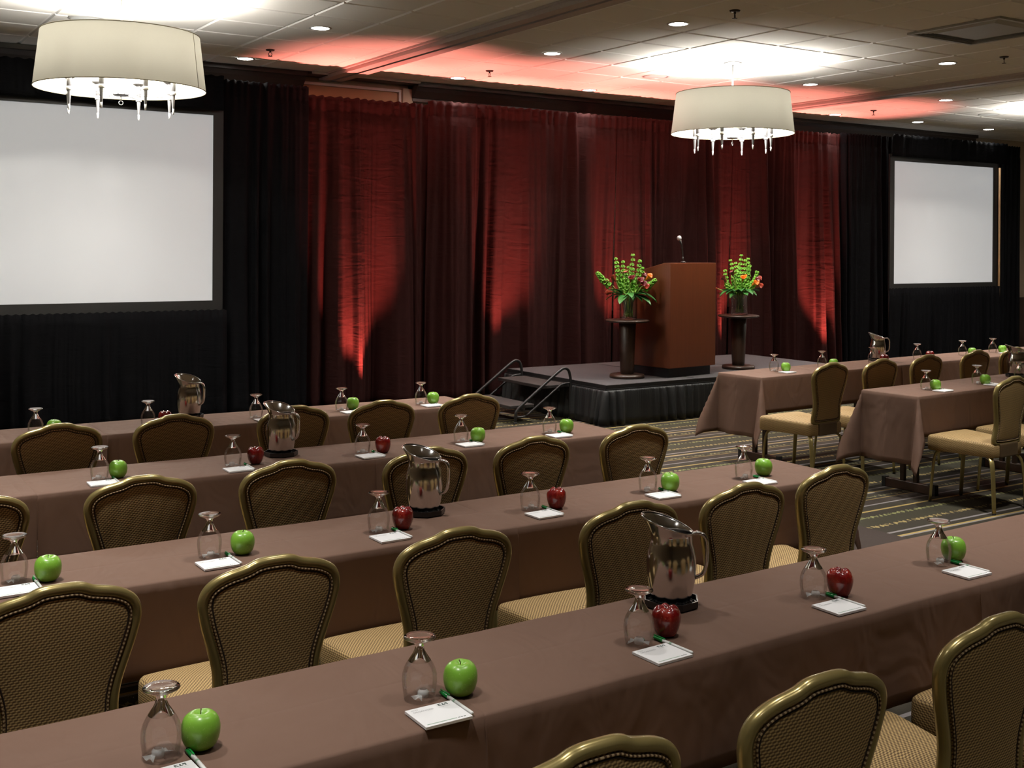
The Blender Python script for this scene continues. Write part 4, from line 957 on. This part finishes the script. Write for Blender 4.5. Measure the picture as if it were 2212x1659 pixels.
def pitchers():
    t = thing('water_pitcher', '', 'pitcher', (0,0,0)); m = MB(); n = 48
    prof = [(.050,.0),(.054,.004),(.0585,.018),(.0640,.045),(.0690,.075),(.0712,.100),(.0708,.125),(.0675,.148),(.0625,.166),(.0600,.178),(.0595,.192),(.0600,.2005)]
    prof = [(p.x, p.z) for p in smooth([(a, 0, b) for a, b in prof], 2)]
    V = [[m.bm.verts.new((r*math.cos(2*PI*i/n), r*math.sin(2*PI*i/n), z)) for i in range(n)] for r, z in prof]
    for k in (.15, .35, .6, .85, 1.0):      # ice lip: high flared spout at angle pi
        ring = []
        for i in range(n):
            a = 2*PI*i/n; s = .5*(1-math.cos(a)); h = .004+.050*s**1.15; fl = .004+.024*s**1.6
            r = .0600+fl*k**1.3; ring.append(m.bm.verts.new((r*math.cos(a), r*math.sin(a)*(1+.06*k), .2005+h*k)))
        V.append(ring)
    for A, B in zip(V, V[1:]):
        for i in range(n): m.face([A[i], A[(i+1) % n], B[(i+1) % n], B[i]])
    m.face(list(reversed(V[0])))
    m.build('body', M['steel'], t, mods=(('SOLIDIFY', dict(thickness=.0016, offset=-1)),))
    m = MB(); rim = [v for v in ()]
    m.tube([(lambda a: ((.0600+.004+.024*(.5*(1-math.cos(a)))**1.6)*math.cos(a), (.0600+.004+.024*(.5*(1-math.cos(a)))**1.6)*math.sin(a)*1.06, .2045+.050*(.5*(1-math.cos(a)))**1.15))(2*PI*i/48) for i in range(48)], circ(.0018, 6), closed=True); m.build('rim', M['steel'], t)
    m = MB(); m.tube(smooth([(.062,0,.203),(.078,0,.205),(.095,0,.197),(.103,0,.178),(.103,0,.140),(.100,0,.108),(.090,0,.085),(.0685,0,.073)], 5), rsec(.019, .010, .0045), up=(0,1,0) and None); m.build('handle', M['steel'], t)
    index(t)
    b = MB()
    def octo(r, z): return [b.bm.verts.new((r*math.cos(PI/8+k*PI/4), r*math.sin(PI/8+k*PI/4), z)) for k in range(8)]
    rs = [octo(.0805,0), octo(.0835,.003), octo(.0835,.021), octo(.0795,.021), octo(.0785,.006)]
    for A, B in zip(rs, rs[1:]):
        for k in range(8): f = b.face([A[k], A[(k+1) % 8], B[(k+1) % 8], B[k]]); f.smooth = False
    b.face(list(reversed(rs[0]))); b.face(rs[-1])
    for k in range(-4, 5):
        q = k*.016; e = math.sqrt(max(0, .072**2-q*q))
        b.box(q-.0012, q+.0012, -e, e, .006, .0085); b.box(-e, e, q-.0012, q+.0012, .006, .0085)
    tr = b.build('pitcher_tray', M['tray'], recalc=True)
    tag(tr, '', 'tray', 'black octagonal trays')
    P = [(2.205,2.530,-.72,'polished steel water pitcher, fourth row, largest in view','fourth row'),(2.131,3.905,-.95,'polished steel water pitcher on the third row from the big screen','third row from the big screen'),(2.113,5.36,-1.0,'polished steel water pitcher on the second row from the big screen','second row from the big screen'),(2.095,6.80,-.9,'polished steel water pitcher on the row by the big screen','row by the big screen'),(8.66,7.04,-.80,'polished steel water pitcher on the row across the aisle, by the stage','row across the aisle by the stage'),(8.60,5.585,-.75,'polished steel water pitcher cut by the photo edge, second row across the aisle','second row across the aisle, at the photo edge')]
    for k, (x, y, rz, lb, w) in enumerate(P):
        lt = 'black octagonal tray under the pitcher, '+w
        if k == 0:
            t.location = (x, y, ZT+.0085); t.rotation_euler = (0,0,rz); t['label'] = lb; t['group'] = 'steel water pitchers'
            tr.location = (x, y, ZT); tr.rotation_euler = (0,0,.1); tr['label'] = lt
        else:
            dup(t, (x, y, ZT+.0085), rz, lb, 'steel water pitchers'); dup(tr, (x, y, ZT), .05*k, lt, 'black octagonal trays')
pitchers()

# ------------------------------------------------------------------ world and view
w = bpy.data.worlds.new('world'); S.world = w; w.use_nodes = True
w.node_tree.nodes['Background'].inputs[0].default_value = (.8,.85,1,1); w.node_tree.nodes['Background'].inputs[1].default_value = .02
S.view_settings.view_transform = 'Standard'; S.view_settings.look = 'None'; S.view_settings.exposure = 0; S.view_settings.gamma = 1; S.view_settings.use_curve_mapping = False
S.cycles.use_denoising = True; S.cycles.max_bounces = 8; S.cycles.diffuse_bounces = 4; S.cycles.glossy_bounces = 4; S.cycles.transparent_max_bounces = 20; S.cycles.transmission_bounces = 8; S.cycles.sample_clamp_indirect = 6; S.cycles.caustics_reflective = False; S.cycles.caustics_refractive = False
